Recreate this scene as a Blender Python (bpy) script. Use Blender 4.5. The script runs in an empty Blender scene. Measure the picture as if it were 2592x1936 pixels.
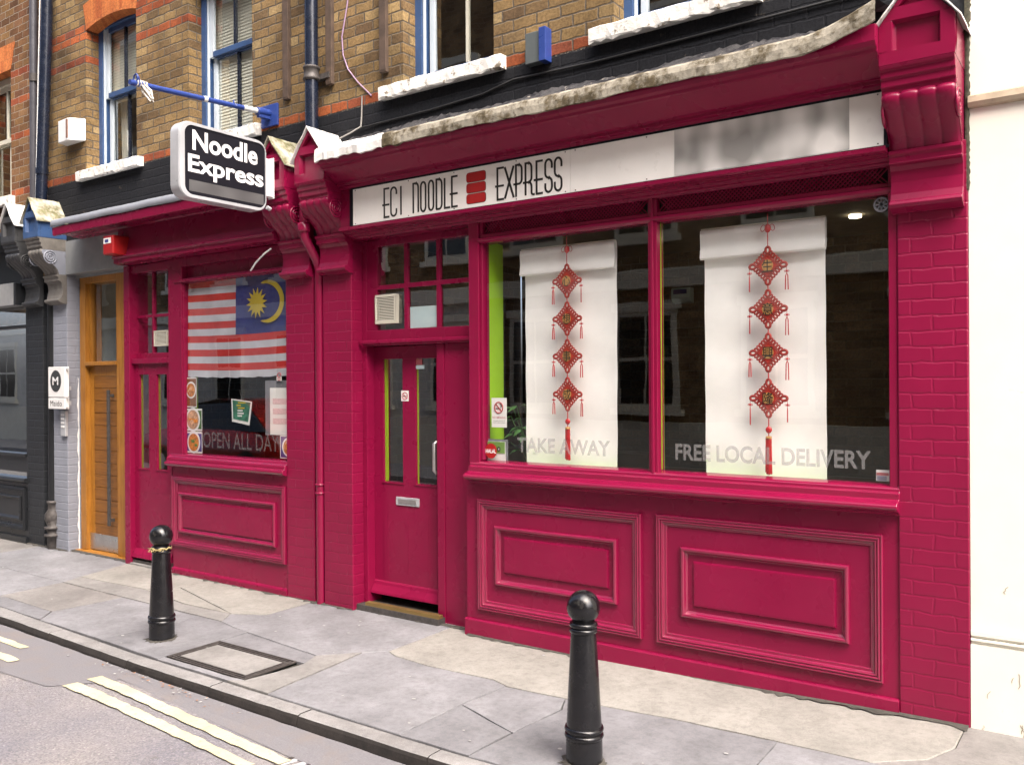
import bpy, math, random
from mathutils import Vector, Matrix

random.seed(7)
SC = bpy.context.scene
COL = SC.collection
R = math.radians

# ------------------------------------------------------------------ camera
cam_d = bpy.data.cameras.new("camera")
cam = bpy.data.objects.new("camera", cam_d)
COL.objects.link(cam)
SC.camera = cam
cam_d.sensor_width = 36.0
cam_d.lens = 30.53
cam_d.clip_start, cam_d.clip_end = 0.05, 400
_yaw, _pit, _rol = math.pi/2 - math.atan(3126/2198.), -0.0012, 0.0062
_fw = Vector((-math.sin(_yaw)*math.cos(_pit), math.cos(_yaw)*math.cos(_pit), math.sin(_pit)))
_r = Vector((math.cos(_yaw), math.sin(_yaw), 0))
_up = _r.cross(_fw)
_R = _r*math.cos(_rol) - _up*math.sin(_rol)
_U = _up*math.cos(_rol) + _r*math.sin(_rol)
_m = Matrix((_R, _U, -_fw)).transposed().to_4x4()
_m.translation = Vector((0, -4.6, 1.66))
cam.matrix_world = _m

# ------------------------------------------------------------------ sky + overcast sun
SUN_DIR = Vector((0.50, -0.27, 0.82)).normalized()
el = math.asin(SUN_DIR.z)
W = bpy.data.worlds.new("World"); SC.world = W; W.use_nodes = True
wn = W.node_tree.nodes; wl = W.node_tree.links
sky = wn.new("ShaderNodeTexSky"); sky.sky_type = 'NISHITA'; sky.sun_disc = False
sky.sun_elevation = el
sky.sun_rotation = math.atan2(SUN_DIR.x, SUN_DIR.y)
sky.air_density = 0.6; sky.dust_density = 8.0; sky.ozone_density = 0.6
wl.new(sky.outputs[0], wn["Background"].inputs[0])
wn["Background"].inputs[1].default_value = 0.15
sd = bpy.data.lights.new("sun", 'SUN'); sd.energy = 1.5; sd.angle = R(72); sd.color = (1, 0.984, 0.962)
so = bpy.data.objects.new("sun", sd); COL.objects.link(so)
so.rotation_euler = SUN_DIR.to_track_quat('Z', 'Y').to_euler()
so.location = (6, -6, 14)
VS = SC.view_settings
VS.view_transform = 'Standard'; VS.look = 'None'; VS.gamma = 1.0; VS.exposure = 1.85
VS.use_curve_mapping = False
SC.cycles.max_bounces = 8
SC.cycles.transparent_max_bounces = 16

# ------------------------------------------------------------------ materials
def newmat(name):
    m = bpy.data.materials.new(name); m.use_nodes = True
    n = m.node_tree.nodes; l = m.node_tree.links
    return m, n, l, n["Principled BSDF"]

def obj_coords(n, l, distort=0.0):
    tc = n.new("ShaderNodeTexCoord")
    return tc.outputs["Object"]

def noise(n, l, vec, scale, detail=4, rough=0.55):
    t = n.new("ShaderNodeTexNoise"); t.inputs["Scale"].default_value = scale
    t.inputs["Detail"].default_value = detail; t.inputs["Roughness"].default_value = rough
    if vec is not None: l.new(vec, t.inputs["Vector"])
    return t.outputs["Fac"]

def ramp(n, l, fac, stops, interp='LINEAR'):
    r = n.new("ShaderNodeValToRGB"); r.color_ramp.interpolation = interp
    e = r.color_ramp.elements
    while len(e) > 1: e.remove(e[-1])
    for i, (p, c) in enumerate(stops):
        x = e[0] if i == 0 else e.new(p)
        x.position = p
        x.color = (c[0], c[1], c[2], 1) if isinstance(c, (tuple, list)) else (c, c, c, 1)
    l.new(fac, r.inputs[0])
    return r.outputs[0]

def mix(n, l, fac, a, b, mode='MIX'):
    x = n.new("ShaderNodeMix"); x.data_type = 'RGBA'; x.blend_type = mode
    for s, v in ((x.inputs[0], fac), (x.inputs[6], a), (x.inputs[7], b)):
        if hasattr(v, "links"): l.new(v, s)
        elif isinstance(v, (tuple, list)): s.default_value = (v[0], v[1], v[2], 1)
        else: s.default_value = v
    return x.outputs[2]

def math_(n, l, op, a, b=None, clamp=False):
    x = n.new("ShaderNodeMath"); x.operation = op; x.use_clamp = clamp
    for i, v in enumerate((a, b)):
        if v is None: continue
        if hasattr(v, "links"): l.new(v, x.inputs[i])
        else: x.inputs[i].default_value = v
    return x.outputs[0]

def bump(n, l, bsdf, h, strength=0.3, dist=0.004, prev=None):
    b = n.new("ShaderNodeBump"); b.inputs["Strength"].default_value = strength
    b.inputs["Distance"].default_value = dist
    l.new(h, b.inputs["Height"])
    if prev is not None: l.new(prev, b.inputs["Normal"])
    l.new(b.outputs[0], bsdf.inputs["Normal"])
    return b.outputs[0]

def sc(c, k): return tuple(min(1, v*k) for v in c)
def AL(c, k=0.68):
    return sc(c, 0.86) if min(c) > 0.42 else sc(c, k)

def plain(name, col, rough=0.5, metal=0.0, vary=0.12, vscale=6, bstr=0.12, bscale=60, dirt=None, dirt_amt=0.0, dirt_scale=5, spec=0.5, coat=0.0):
    m, n, l, b = newmat(name); col = AL(col); dirt = AL(dirt) if dirt else None
    v = obj_coords(n, l)
    nz = noise(n, l, v, vscale)
    c = ramp(n, l, nz, [(0.3, sc(col, 1-vary)), (0.7, sc(col, 1+vary))])
    if dirt:
        d = ramp(n, l, noise(n, l, v, dirt_scale, 8, 0.65), [(0.62-dirt_amt*0.3, 0), (0.72-dirt_amt*0.2, 1)])
        c = mix(n, l, d, c, dirt)
    l.new(c, b.inputs["Base Color"])
    b.inputs["Roughness"].default_value = rough
    r = ramp(n, l, noise(n, l, v, 18, 5), [(0.3, max(0.05, rough-0.08)), (0.75, min(1, rough+0.12))])
    l.new(r, b.inputs["Roughness"])
    b.inputs["Metallic"].default_value = metal
    b.inputs["Specular IOR Level"].default_value = spec
    if coat: b.inputs["Coat Weight"].default_value = coat; b.inputs["Coat Roughness"].default_value = 0.1
    if bstr: bump(n, l, b, noise(n, l, v, bscale, 3), bstr, 0.003)
    return m

def brick(name, cols, mortar, course=0.0757, bw=0.19, msize=0.006, off=0.0, zones=(), painted=None, rough=0.9, bstr=0.6, blotch=0.35, spec=0.5):
    """cols: colour stops over a random value per brick; zones: (z0, z1, stops) re-colour; painted: one paint colour over everything"""
    m, n, l, b = newmat(name); mortar = AL(mortar)
    if painted: painted = AL(painted)
    else:
        cols = [(p, AL(c, 0.8)) for p, c in cols]; zones = [(a, c, [(p, AL(q, 0.8)) for p, q in st]) for a, c, st in zones]
    tc = n.new("ShaderNodeTexCoord")
    sx = n.new("ShaderNodeSeparateXYZ"); l.new(tc.outputs["Object"], sx.inputs[0])
    wob = n.new("ShaderNodeTexNoise"); wob.inputs["Scale"].default_value = 14; wob.inputs["Detail"].default_value = 3
    l.new(tc.outputs["Object"], wob.inputs["Vector"])
    w1 = math_(n, l, 'MULTIPLY', math_(n, l, 'SUBTRACT', wob.outputs["Fac"], 0.5), 0.022)
    u = math_(n, l, 'ADD', math_(n, l, 'ADD', sx.outputs[0], sx.outputs[1]), w1)
    z = math_(n, l, 'ADD', math_(n, l, 'ADD', sx.outputs[2], off), w1)
    cb = n.new("ShaderNodeCombineXYZ"); l.new(u, cb.inputs[0]); l.new(z, cb.inputs[1])
    t = n.new("ShaderNodeTexBrick"); l.new(cb.outputs[0], t.inputs["Vector"])
    t.inputs["Scale"].default_value = 1; t.inputs["Brick Width"].default_value = bw; t.inputs["Row Height"].default_value = course
    t.inputs["Mortar Size"].default_value = msize; t.inputs["Mortar Smooth"].default_value = 0.6
    t.inputs["Color1"].default_value = (0, 0, 0, 1); t.inputs["Color2"].default_value = (1, 1, 1, 1); t.inputs["Mortar"].default_value = (.5, .5, .5, 1)
    t.offset = 0.5; t.squash = 1.0
    rv = t.outputs["Color"]; fac = t.outputs["Fac"]
    big = noise(n, l, tc.outputs["Object"], 2.2, 6, 0.6)
    fine = noise(n, l, tc.outputs["Object"], 55, 6, 0.7)
    if painted:
        c = ramp(n, l, big, [(0.3, sc(painted, 0.9)), (0.7, sc(painted, 1.1))])
        chips = ramp(n, l, noise(n, l, tc.outputs["Object"], 30, 6, 0.7), [(0.60, 0), (0.70, 1)])
        c = mix(n, l, math_(n, l, 'MULTIPLY', math_(n, l, 'MULTIPLY', chips, fac), 0.3), c, mortar)
    else:
        c = ramp(n, l, rv, cols, 'LINEAR')
        for z0, z1, stops in zones:
            ins = math_(n, l, 'MULTIPLY', math_(n, l, 'GREATER_THAN', z, z0+off), math_(n, l, 'LESS_THAN', z, z1+off))
            c = mix(n, l, ins, c, ramp(n, l, rv, stops))
        dk = ramp(n, l, big, [(0.35, 1-blotch), (0.65, 1.0+blotch*0.3)])
        c = mix(n, l, 1.0, c, dk, 'MULTIPLY')
        sp = ramp(n, l, fine, [(0.28, 0.5), (0.62, 1.25)])
        c = mix(n, l, 1.0, c, sp, 'MULTIPLY')
        mort = ramp(n, l, fine, [(0.3, sc(mortar, 0.6)), (0.7, sc(mortar, 1.15))])
        c = mix(n, l, fac, c, mort)
    return m, n, l, b, c, fac, fine, big, sx, z

def brick_done(m, n, l, b, c, fac, fine, rough, bstr, spec=0.2, fine_amt=0.35):
    l.new(c, b.inputs["Base Color"]); b.inputs["Roughness"].default_value = rough
    b.inputs["Specular IOR Level"].default_value = spec
    h = math_(n, l, 'ADD', math_(n, l, 'MULTIPLY', fac, -1.0), math_(n, l, 'MULTIPLY', fine, fine_amt))
    bump(n, l, b, h, bstr, 0.006)
    return m

CRIM = (0.282, 0.0065, 0.053)
M = {}
def gloss_paint(name, col, rough=0.32, bstr=0.10, vary=0.07, spec=0.3, coat=0.0):
    m, n, l, b = newmat(name); col = AL(col)
    v = obj_coords(n, l)
    c = ramp(n, l, noise(n, l, v, 3.0, 6, 0.6), [(0.3, sc(col, 1-vary)), (0.7, sc(col, 1+vary))])
    l.new(c, b.inputs["Base Color"])
    l.new(ramp(n, l, noise(n, l, v, 4, 3), [(0.3, rough-0.03), (0.7, rough+0.05)]), b.inputs["Roughness"])
    h = math_(n, l, 'ADD', math_(n, l, 'MULTIPLY', noise(n, l, v, 120, 3), 0.5), noise(n, l, v, 22, 3))
    bump(n, l, b, h, bstr, 0.002)
    b.inputs["Specular IOR Level"].default_value = spec
    if coat: b.inputs["Coat Weight"].default_value = coat; b.inputs["Coat Roughness"].default_value = 0.12
    return m
M['crim'] = gloss_paint("crimson gloss paint", CRIM, 0.27, 0.05, spec=0.28)
M['crim3'] = gloss_paint("crimson gloss paint on sills", CRIM, 0.14, 0.03, spec=0.95)
M['crim2'] = gloss_paint("crimson gloss paint on mouldings", CRIM, 0.20, 0.05, spec=0.45)
r_ = brick("crimson painted brick", None, (0.5, 0.18, 0.25), painted=CRIM, msize=0.007)
M['crim_brick'] = brick_done(*r_[:7], 0.33, 0.38, fine_amt=0.08, spec=0.35)
r_ = brick("charcoal painted brick", None, (0.2, 0.2, 0.2), painted=(0.030, 0.033, 0.038), msize=0.008)
M['dark_brick'] = brick_done(*r_[:7], 0.45, 0.5, fine_amt=0.15)
r_ = brick("grey painted brick", None, (0.4, 0.4, 0.42), painted=(0.33, 0.35, 0.405), msize=0.008)
M['grey_brick'] = brick_done(*r_[:7], 0.5, 0.5, fine_amt=0.15)

ORANGE = [(0, (0.26, 0.065, 0.03)), (0.5, (0.46, 0.13, 0.045)), (0.8, (0.34, 0.085, 0.035)), (1, (0.20, 0.07, 0.045))]
r_ = brick("yellow stock brick", [(0, (0.15, 0.095, 0.05)), (0.12, (0.23, 0.15, 0.07)), (0.4, (0.32, 0.21, 0.09)), (0.55, (0.26, 0.165, 0.075)), (0.7, (0.36, 0.25, 0.115)), (0.82, (0.19, 0.125, 0.065)), (0.92, (0.30, 0.195, 0.085)), (1, (0.41, 0.30, 0.15))],
           (0.16, 0.132, 0.10), off=-3.69+0.0757*60, msize=0.008, bw=0.178, blotch=0.5, zones=((3.69, 3.766, ORANGE), (4.826, 4.90, ORANGE), (5.053, 5.204, ORANGE)))
m_, n_, l_, b_, c_, fac_, fine_, big_, sx_, z_ = r_
edge = math_(n_, l_, 'ADD', sx_.outputs[2], math_(n_, l_, 'MULTIPLY', math_(n_, l_, 'SUBTRACT', fine_, 0.5), 0.05))
tpaint = math_(n_, l_, 'LESS_THAN', edge, 3.69)
patch = ramp(n_, l_, noise(n_, l_, obj_coords(n_, l_), 9, 7, 0.7), [(0.64, 0), (0.70, 1)])
blk = mix(n_, l_, math_(n_, l_, 'MULTIPLY', patch, 0.55), ramp(n_, l_, fine_, [(0.3, (0.005, 0.0055, 0.007)), (0.7, (0.018, 0.019, 0.023))]), (0.16, 0.13, 0.09))
c_ = mix(n_, l_, tpaint, c_, blk)
M['stock'] = brick_done(m_, n_, l_, b_, c_, fac_, fine_, 0.85, 0.6, fine_amt=0.7)
r_ = brick("brown stock brick", [(0, (0.10, 0.045, 0.022)), (0.3, (0.2, 0.10, 0.045)), (0.55, (0.27, 0.15, 0.06)), (0.8, (0.17, 0.075, 0.04)), (1, (0.3, 0.17, 0.08))],
           (0.42, 0.36, 0.28), off=-3.69+0.0757*60, msize=0.005, zones=((3.69, 3.766, ORANGE), (4.295, 4.37, ORANGE), (4.67, 4.75, ORANGE), (4.97, 5.05, ORANGE)))
M['brown'] = brick_done(*r_[:7], 0.9, 0.7)
r_ = brick("opposite brick", [(0, (0.16, 0.09, 0.04)), (0.5, (0.27, 0.17, 0.08)), (1, (0.33, 0.22, 0.11))], (0.3, 0.26, 0.2), msize=0.008)
M['opp'] = brick_done(*r_[:7], 0.9, 0.4)
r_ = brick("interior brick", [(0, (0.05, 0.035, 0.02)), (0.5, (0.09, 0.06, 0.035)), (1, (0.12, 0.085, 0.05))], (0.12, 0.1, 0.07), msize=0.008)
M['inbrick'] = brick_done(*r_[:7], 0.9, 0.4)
# gauged brick arch: joints radiate, so narrow bricks in X
r_ = brick("orange gauged brick", [(0, (0.42, 0.11, 0.035)), (0.5, (0.6, 0.2, 0.06)), (1, (0.5, 0.15, 0.045))], (0.3, 0.14, 0.07), course=0.4, bw=0.05, msize=0.002, blotch=0.15)
M['arch'] = brick_done(*r_[:7], 0.85, 0.3)

M['charcoal'] = gloss_paint("charcoal gloss paint", (0.022, 0.024, 0.027), 0.3)
M['charcoal_stone'] = plain("charcoal painted stone", (0.05, 0.052, 0.055), 0.5)
M['brownstone'] = plain("brownish grey weathered stone", (0.19, 0.178, 0.16), 0.6, vary=0.25, vscale=14, bstr=0.3)
M['grey'] = plain("pale grey masonry paint", (0.30, 0.325, 0.385), 0.55, vary=0.08, dirt=(0.14, 0.145, 0.16), dirt_amt=0.1)
M['grey_dk'] = plain("mid grey render", (0.30, 0.315, 0.32), 0.6, vary=0.1)
M['blue'] = plain("blue gloss paint", (0.05, 0.11, 0.26), 0.35, vary=0.15, dirt=(0.25, 0.28, 0.36), dirt_amt=0.02, dirt_scale=22)
M['bluepole'] = plain("bright blue paint", (0.035, 0.075, 0.32), 0.35, vary=0.12, dirt=(0.5, 0.5, 0.55), dirt_amt=-0.1, dirt_scale=16)
M['navy'] = plain("navy gloss pipe paint", (0.012, 0.018, 0.036), 0.25, vary=0.2)
M['pipegrey'] = plain("dull grey plastic pipe", (0.085, 0.085, 0.10), 0.4)
M['blackpaint'] = plain("black gloss bollard paint", (0.008, 0.008, 0.010), 0.22, vary=0.3, vscale=20, bstr=0.25, bscale=35, dirt=(0.05, 0.048, 0.045), dirt_amt=-0.02, dirt_scale=11)
M['iron'] = plain("dark cast iron", (0.10, 0.09, 0.085), 0.6, metal=0.3, vary=0.3, vscale=30)
M['steel'] = plain("brushed steel", (0.55, 0.55, 0.54), 0.32, metal=0.9, bstr=0.05)
M['alu'] = plain("silver aluminium", (0.47, 0.485, 0.51), 0.35, metal=0.2, bstr=0.03)
M['brass'] = plain("worn brass strip", (0.35, 0.24, 0.09), 0.4, metal=0.6)
M['white'] = plain("white enamel", (0.80, 0.80, 0.79), 0.35, vary=0.03, bstr=0.03)
M['cream'] = plain("cream gloss joinery", (0.62, 0.60, 0.5), 0.4, vary=0.06)
M['bluewhite'] = plain("pale blue white joinery", (0.55, 0.62, 0.68), 0.4, vary=0.06)
M['paper'] = plain("white paper", (0.78, 0.78, 0.76), 0.7, vary=0.03, bstr=0.02)
M['slat'] = plain('cream slat', (0.95, 0.93, 0.82), 0.6, vary=0.02, bstr=0)
M['bluishpaper'] = plain("bluish white card", (0.62, 0.78, 0.8), 0.6, vary=0.02, bstr=0.02)
M['blindcloth'] = plain("white blind fabric", (1.03, 1.04, 1.01), 0.8, vary=0.03, vscale=9, bstr=0.15, bscale=9)
M['black'] = plain("black sign vinyl", (0.010, 0.010, 0.016), 0.6, vary=0.1, bstr=0.0, spec=0.15)
M['letter_dk'] = plain("dark letter vinyl", (0.022, 0.020, 0.016), 0.45, bstr=0)
M['letter_wh'] = plain("white letter vinyl", (0.85, 0.85, 0.85), 0.4, vary=0.02, bstr=0)
M['red'] = plain("bright red plastic", (0.44, 0.012, 0.014), 0.35, vary=0.05, bstr=0)
M['signred'] = plain("sign red", (0.55, 0.02, 0.02), 0.4, vary=0.05, bstr=0)
M['pinkred'] = plain("faded red print", (0.62, 0.16, 0.18), 0.6, vary=0.1, bstr=0)
M['flagred'] = plain("flag red cloth", (0.62, 0.03, 0.025), 0.8, bstr=0.1)
M['flagwhite'] = plain("flag white cloth", (0.50, 0.52, 0.57), 0.8, bstr=0.1)
M['flagblue'] = plain("flag blue cloth", (0.016, 0.03, 0.21), 0.8, bstr=0.1)
M['flagyellow'] = plain("flag yellow cloth", (0.65, 0.50, 0.03), 0.8, bstr=0.1)
M['lime'] = plain("lime green paint", (0.42, 0.78, 0.02), 0.5, vary=0.05)
M['limedark'] = plain("olive green paint", (0.26, 0.38, 0.02), 0.5)
M['knotred'] = plain("red silk cord", (0.42, 0.035, 0.025), 0.6, vary=0.2, vscale=120, bstr=0.4, bscale=260)
M['knotbright'] = plain("bright red felt", (0.62, 0.035, 0.02), 0.7, vary=0.15, vscale=70)
M['gold'] = plain("gold card", (0.62, 0.33, 0.10), 0.5, vary=0.2, vscale=80)
M['bead'] = plain("scarlet bead", (0.62, 0.01, 0.02), 0.3, bstr=0)
M['leaf'] = plain("dark green leaf", (0.07, 0.20, 0.055), 0.4, vary=0.4, vscale=25)
M['terracotta'] = plain("terracotta pot", (0.25, 0.10, 0.05), 0.8)
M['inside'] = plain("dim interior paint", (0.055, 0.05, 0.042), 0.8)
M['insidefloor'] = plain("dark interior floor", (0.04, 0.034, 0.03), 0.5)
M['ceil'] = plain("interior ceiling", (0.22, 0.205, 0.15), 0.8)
M['inwood'] = plain("brown interior wood", (0.16, 0.065, 0.02), 0.5)
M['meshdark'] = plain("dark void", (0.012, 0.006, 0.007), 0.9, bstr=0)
M['rag'] = plain("frayed white rag", (0.62, 0.60, 0.55), 0.9)
M['twine'] = plain("straw twine", (0.45, 0.36, 0.16), 0.9)
M['cable'] = plain("grey cable", (0.25, 0.24, 0.22), 0.6, bstr=0)
M['purplecable'] = plain("mauve cable", (0.42, 0.28, 0.42), 0.6, bstr=0)
M['blackcable'] = plain("black cable", (0.02, 0.02, 0.02), 0.6, bstr=0)
M['oldwood'] = plain("old brown batten", (0.10, 0.065, 0.045), 0.8, vary=0.3, vscale=12, bstr=0.4)
M['cream_wall'] = plain("cream white masonry paint", (0.82, 0.795, 0.70), 0.6, vary=0.03, bstr=0.15, bscale=12, dirt=(0.62, 0.58, 0.48), dirt_amt=-0.16, dirt_scale=6)
M['cream_dirty'] = plain("soiled cream masonry paint", (0.46, 0.38, 0.27), 0.8, vary=0.25, vscale=12, dirt=(0.22, 0.17, 0.11), dirt_amt=0.1, dirt_scale=14)
M['moss'] = plain("dark moss", (0.06, 0.055, 0.035), 1.0, vary=0.5, vscale=60, bstr=0.6)
M['curtain'] = plain("white net curtain", (0.6, 0.6, 0.56), 0.9)
M['gum'] = plain("trodden chewing gum", (0.40, 0.40, 0.39), 0.7)
M['dryleaf'] = plain("dry brown leaf", (0.36, 0.17, 0.08), 0.8, vary=0.4, vscale=40)
M['carred'] = plain("red car paint", (0.35, 0.015, 0.012), 0.2, coat=0.8, bstr=0)
M['carglass'] = plain("dark car glass", (0.02, 0.025, 0.028), 0.05, bstr=0)
M['tyre'] = plain("black tyre", (0.012, 0.012, 0.012), 0.8)
M['food1'] = plain("orange noodle food", (0.62, 0.22, 0.035), 0.6, vary=0.5, vscale=60)
M['food2'] = plain("pale chicken rice", (0.62, 0.36, 0.22), 0.6, vary=0.4, vscale=60)
M['food3'] = plain("green garnish", (0.07, 0.16, 0.03), 0.6, vary=0.4, vscale=60)
M['food4'] = plain("brown broth", (0.28, 0.10, 0.03), 0.6, vary=0.4, vscale=50)
M['printblue'] = plain("deep blue print", (0.04, 0.05, 0.26), 0.6, bstr=0)
M['printgreen'] = plain("teal green print", (0.05, 0.22, 0.13), 0.5, vary=0.5, vscale=25, bstr=0)
M['certgreen'] = plain("certificate green", (0.20, 0.40, 0.07), 0.5, vary=0.1, bstr=0)
M['acetate'] = plain("clear grey plastic", (0.25, 0.26, 0.29), 0.2, vary=0.1, bstr=0)

def weathered(name, base, dark, s1=9, s2=30, lo=0.45, hi=0.62, rough=0.7, third=None):
    m, n, l, b = newmat(name); base, dark = AL(base, 0.75), AL(dark, 0.75); v = obj_coords(n, l)
    k = ramp(n, l, noise(n, l, v, s1, 8, 0.7), [(lo, 0), (hi, 1)])
    c = mix(n, l, k, base, ramp(n, l, noise(n, l, v, s2, 5), [(0.35, sc(dark, 0.6)), (0.7, sc(dark, 1.3))]))
    b.inputs["Specular IOR Level"].default_value = 0.12
    if third: c = mix(n, l, ramp(n, l, noise(n, l, v, s1*1.7, 6, 0.7), [(0.60, 0), (0.66, 1)]), c, third)
    l.new(c, b.inputs["Base Color"]); b.inputs["Roughness"].default_value = rough
    bump(n, l, b, noise(n, l, v, s1*2, 8, 0.7), 0.6, 0.012)
    return m
M['sill'] = weathered("peeling white sill paint", (0.80, 0.79, 0.74), (0.33, 0.28, 0.21), 11, 30, 0.58, 0.62)
M['lead'] = weathered("weathered pale lead", (0.40, 0.37, 0.30), (0.13, 0.105, 0.065), 9, 28, 0.44, 0.58, third=(0.10, 0.085, 0.065))
M['leadwhite'] = weathered("white painted flashing", (0.80, 0.79, 0.76), (0.42, 0.38, 0.30), 8, 30, 0.58, 0.72)
M['leadmoss'] = weathered("mossy lead", (0.52, 0.50, 0.42), (0.20, 0.19, 0.10), 7, 24, 0.42, 0.6)
M['mortar'] = weathered("grey mortar fillet", (0.08, 0.078, 0.08), (0.025, 0.025, 0.03), 12, 40, 0.45, 0.6, 0.9, third=(0.30, 0.27, 0.23))
M['leadtop'] = weathered("grey lead slope", (0.018, 0.018, 0.020), (0.008, 0.008, 0.009), 7, 30, 0.42, 0.58, 0.9, third=(0.13, 0.12, 0.105))

# wood with grain
m, n, l, b = newmat("honey oak"); v = obj_coords(n, l)
mp = n.new("ShaderNodeMapping"); mp.inputs["Scale"].default_value = (22, 22, 1.6); l.new(v, mp.inputs["Vector"])
g_ = noise(n, l, mp.outputs[0], 2.4, 8, 0.65)
c = ramp(n, l, g_, [(0.25, (0.20, 0.072, 0.008)), (0.5, (0.32, 0.135, 0.018)), (0.75, (0.38, 0.17, 0.028))])
c = mix(n, l, 1.0, c, ramp(n, l, noise(n, l, v, 2.5, 3), [(0.3, 0.85), (0.7, 1.1)]), 'MULTIPLY')
l.new(c, b.inputs["Base Color"]); b.inputs["Roughness"].default_value = 0.42; bump(n, l, b, g_, 0.12, 0.002); M['oak'] = m
m, n, l, b = newmat("honey oak boards"); v = obj_coords(n, l)
mp = n.new("ShaderNodeMapping"); mp.inputs["Scale"].default_value = (2.2, 22, 26); l.new(v, mp.inputs["Vector"])
g_ = noise(n, l, mp.outputs[0], 2.2, 8, 0.65)
c = ramp(n, l, g_, [(0.25, (0.12, 0.043, 0.005)), (0.5, (0.20, 0.078, 0.011)), (0.75, (0.25, 0.103, 0.016))])
l.new(c, b.inputs["Base Color"]); b.inputs["Roughness"].default_value = 0.42; bump(n, l, b, g_, 0.12, 0.002); M['oakb'] = m

# glass: clear pane with mirror-like reflection by angle
def glassmat(name, tint=(0.985, 0.99, 0.985), base=0.095, wave=0.03):
    m, n, l, b = newmat(name); n.remove(b)
    t = n.new("ShaderNodeBsdfTransparent"); t.inputs[0].default_value = (*tint, 1)
    g = n.new("ShaderNodeBsdfGlossy"); g.inputs["Roughness"].default_value = 0.01; g.inputs[0].default_value = (0.95, 0.96, 0.95, 1)
    v = obj_coords(n, l)
    ge = n.new("ShaderNodeNewGeometry"); dp = n.new("ShaderNodeVectorMath"); dp.operation = 'DOT_PRODUCT'
    l.new(ge.outputs["Normal"], dp.inputs[0]); l.new(ge.outputs["Incoming"], dp.inputs[1])
    fr = math_(n, l, 'POWER', math_(n, l, 'SUBTRACT', 1.0, math_(n, l, 'ABSOLUTE', dp.outputs["Value"])), 4.0)
    bp = n.new("ShaderNodeBump"); bp.inputs["Strength"].default_value = wave; bp.inputs["Distance"].default_value = 0.02
    l.new(noise(n, l, v, 2.0, 2), bp.inputs["Height"]); l.new(bp.outputs[0], g.inputs["Normal"])
    s = n.new("ShaderNodeMixShader")
    l.new(math_(n, l, 'ADD', math_(n, l, 'MULTIPLY', fr, 0.9), base, True), s.inputs[0])
    l.new(t.outputs[0], s.inputs[1]); l.new(g.outputs[0], s.inputs[2])
    l.new(s.outputs[0], n["Material Output"].inputs[0])
    return m
M['glass'] = glassmat("shop window glass")
M['glassdoor'] = glassmat("door glass", base=0.19)
M['glassmid'] = glassmat("flag window glass", base=0.13)
M['glassup'] = glassmat("old sash glass", (0.88, 0.9, 0.88), 0.17, 0.06)
m, n, l, b = newmat("frosted vinyl letters"); n.remove(b)
t = n.new("ShaderNodeBsdfTransparent"); d = n.new("ShaderNodeBsdfDiffuse"); d.inputs[0].default_value = (0.26, 0.26, 0.26, 1)
x = n.new("ShaderNodeMixShader"); x.inputs[0].default_value = 0.5; l.new(t.outputs[0], x.inputs[1]); l.new(d.outputs[0], x.inputs[2]); l.new(x.outputs[0], n["Material Output"].inputs[0]); M['frost'] = m
m2 = m.copy(); m2.name = 'faint vinyl letters'; m2.node_tree.nodes[x.name].inputs[0].default_value = 0.24; M['frost2'] = m2
m, n, l, b = newmat("warm downlight"); b.inputs["Emission Color"].default_value = (1, 0.82, 0.55, 1); b.inputs["Emission Strength"].default_value = 4; M['lamp'] = m

# soft grey patches imitating the blurred-out areas of both signs
def blurmat(name, lo, hi, sx_):
    m, n, l, b = newmat(name); v = obj_coords(n, l)
    mp = n.new("ShaderNodeMapping"); mp.inputs["Scale"].default_value = sx_; l.new(v, mp.inputs["Vector"])
    c = ramp(n, l, noise(n, l, mp.outputs[0], 1.0, 1, 0.4), [(0.32, AL(lo)), (0.68, AL(hi))])
    l.new(c, b.inputs["Base Color"]); b.inputs["Roughness"].default_value = 0.45
    return m
M['blur1'] = blurmat("soft grey blur patch", (0.42, 0.41, 0.385), (0.84, 0.82, 0.78), (7, 1, 5))
M['blur2'] = blurmat("dark grey blur patch", (0.085, 0.085, 0.088), (0.135, 0.135, 0.138), (1, 5, 6))

# pavement, kerb, road
def stone(name, col, vary, dirt, s=3.0, speck=0.10, rough=0.75):
    m, n, l, b = newmat(name); v = obj_coords(n, l); col = AL(col, 0.80); dirt = AL(dirt, 0.70)
    c = ramp(n, l, noise(n, l, v, s, 8, 0.62), [(0.3, sc(col, 1-vary)), (0.7, sc(col, 1+vary))])
    c = mix(n, l, ramp(n, l, noise(n, l, v, s*2.6, 8, 0.68), [(0.55, 0), (0.78, 0.55)]), c, dirt)
    c = mix(n, l, 1.0, c, ramp(n, l, noise(n, l, v, 1.1, 9, 0.7), [(0.35, 0.80), (0.62, 1.10)]), 'MULTIPLY')
    c = mix(n, l, 1.0, c, ramp(n, l, noise(n, l, v, 26, 6, 0.75), [(0.30, 0.78), (0.55, 1.06)]), 'MULTIPLY')
    c = mix(n, l, 1.0, c, ramp(n, l, noise(n, l, v, 170, 2, 0.8), [(0.3, 1-speck), (0.7, 1+speck)]), 'MULTIPLY')
    l.new(c, b.inputs["Base Color"]); b.inputs["Roughness"].default_value = rough
    h = math_(n, l, 'ADD', noise(n, l, v, 12, 8, 0.7), math_(n, l, 'MULTIPLY', noise(n, l, v, 120, 3), 0.3))
    bump(n, l, b, h, 0.35, 0.008)
    return m
M['slab1'] = stone("grey york stone", (0.222, 0.223, 0.235), 0.2, (0.14, 0.137, 0.135))
M['slab2'] = stone("mid grey york stone", (0.19, 0.191, 0.202), 0.22, (0.12, 0.116, 0.114))
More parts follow.
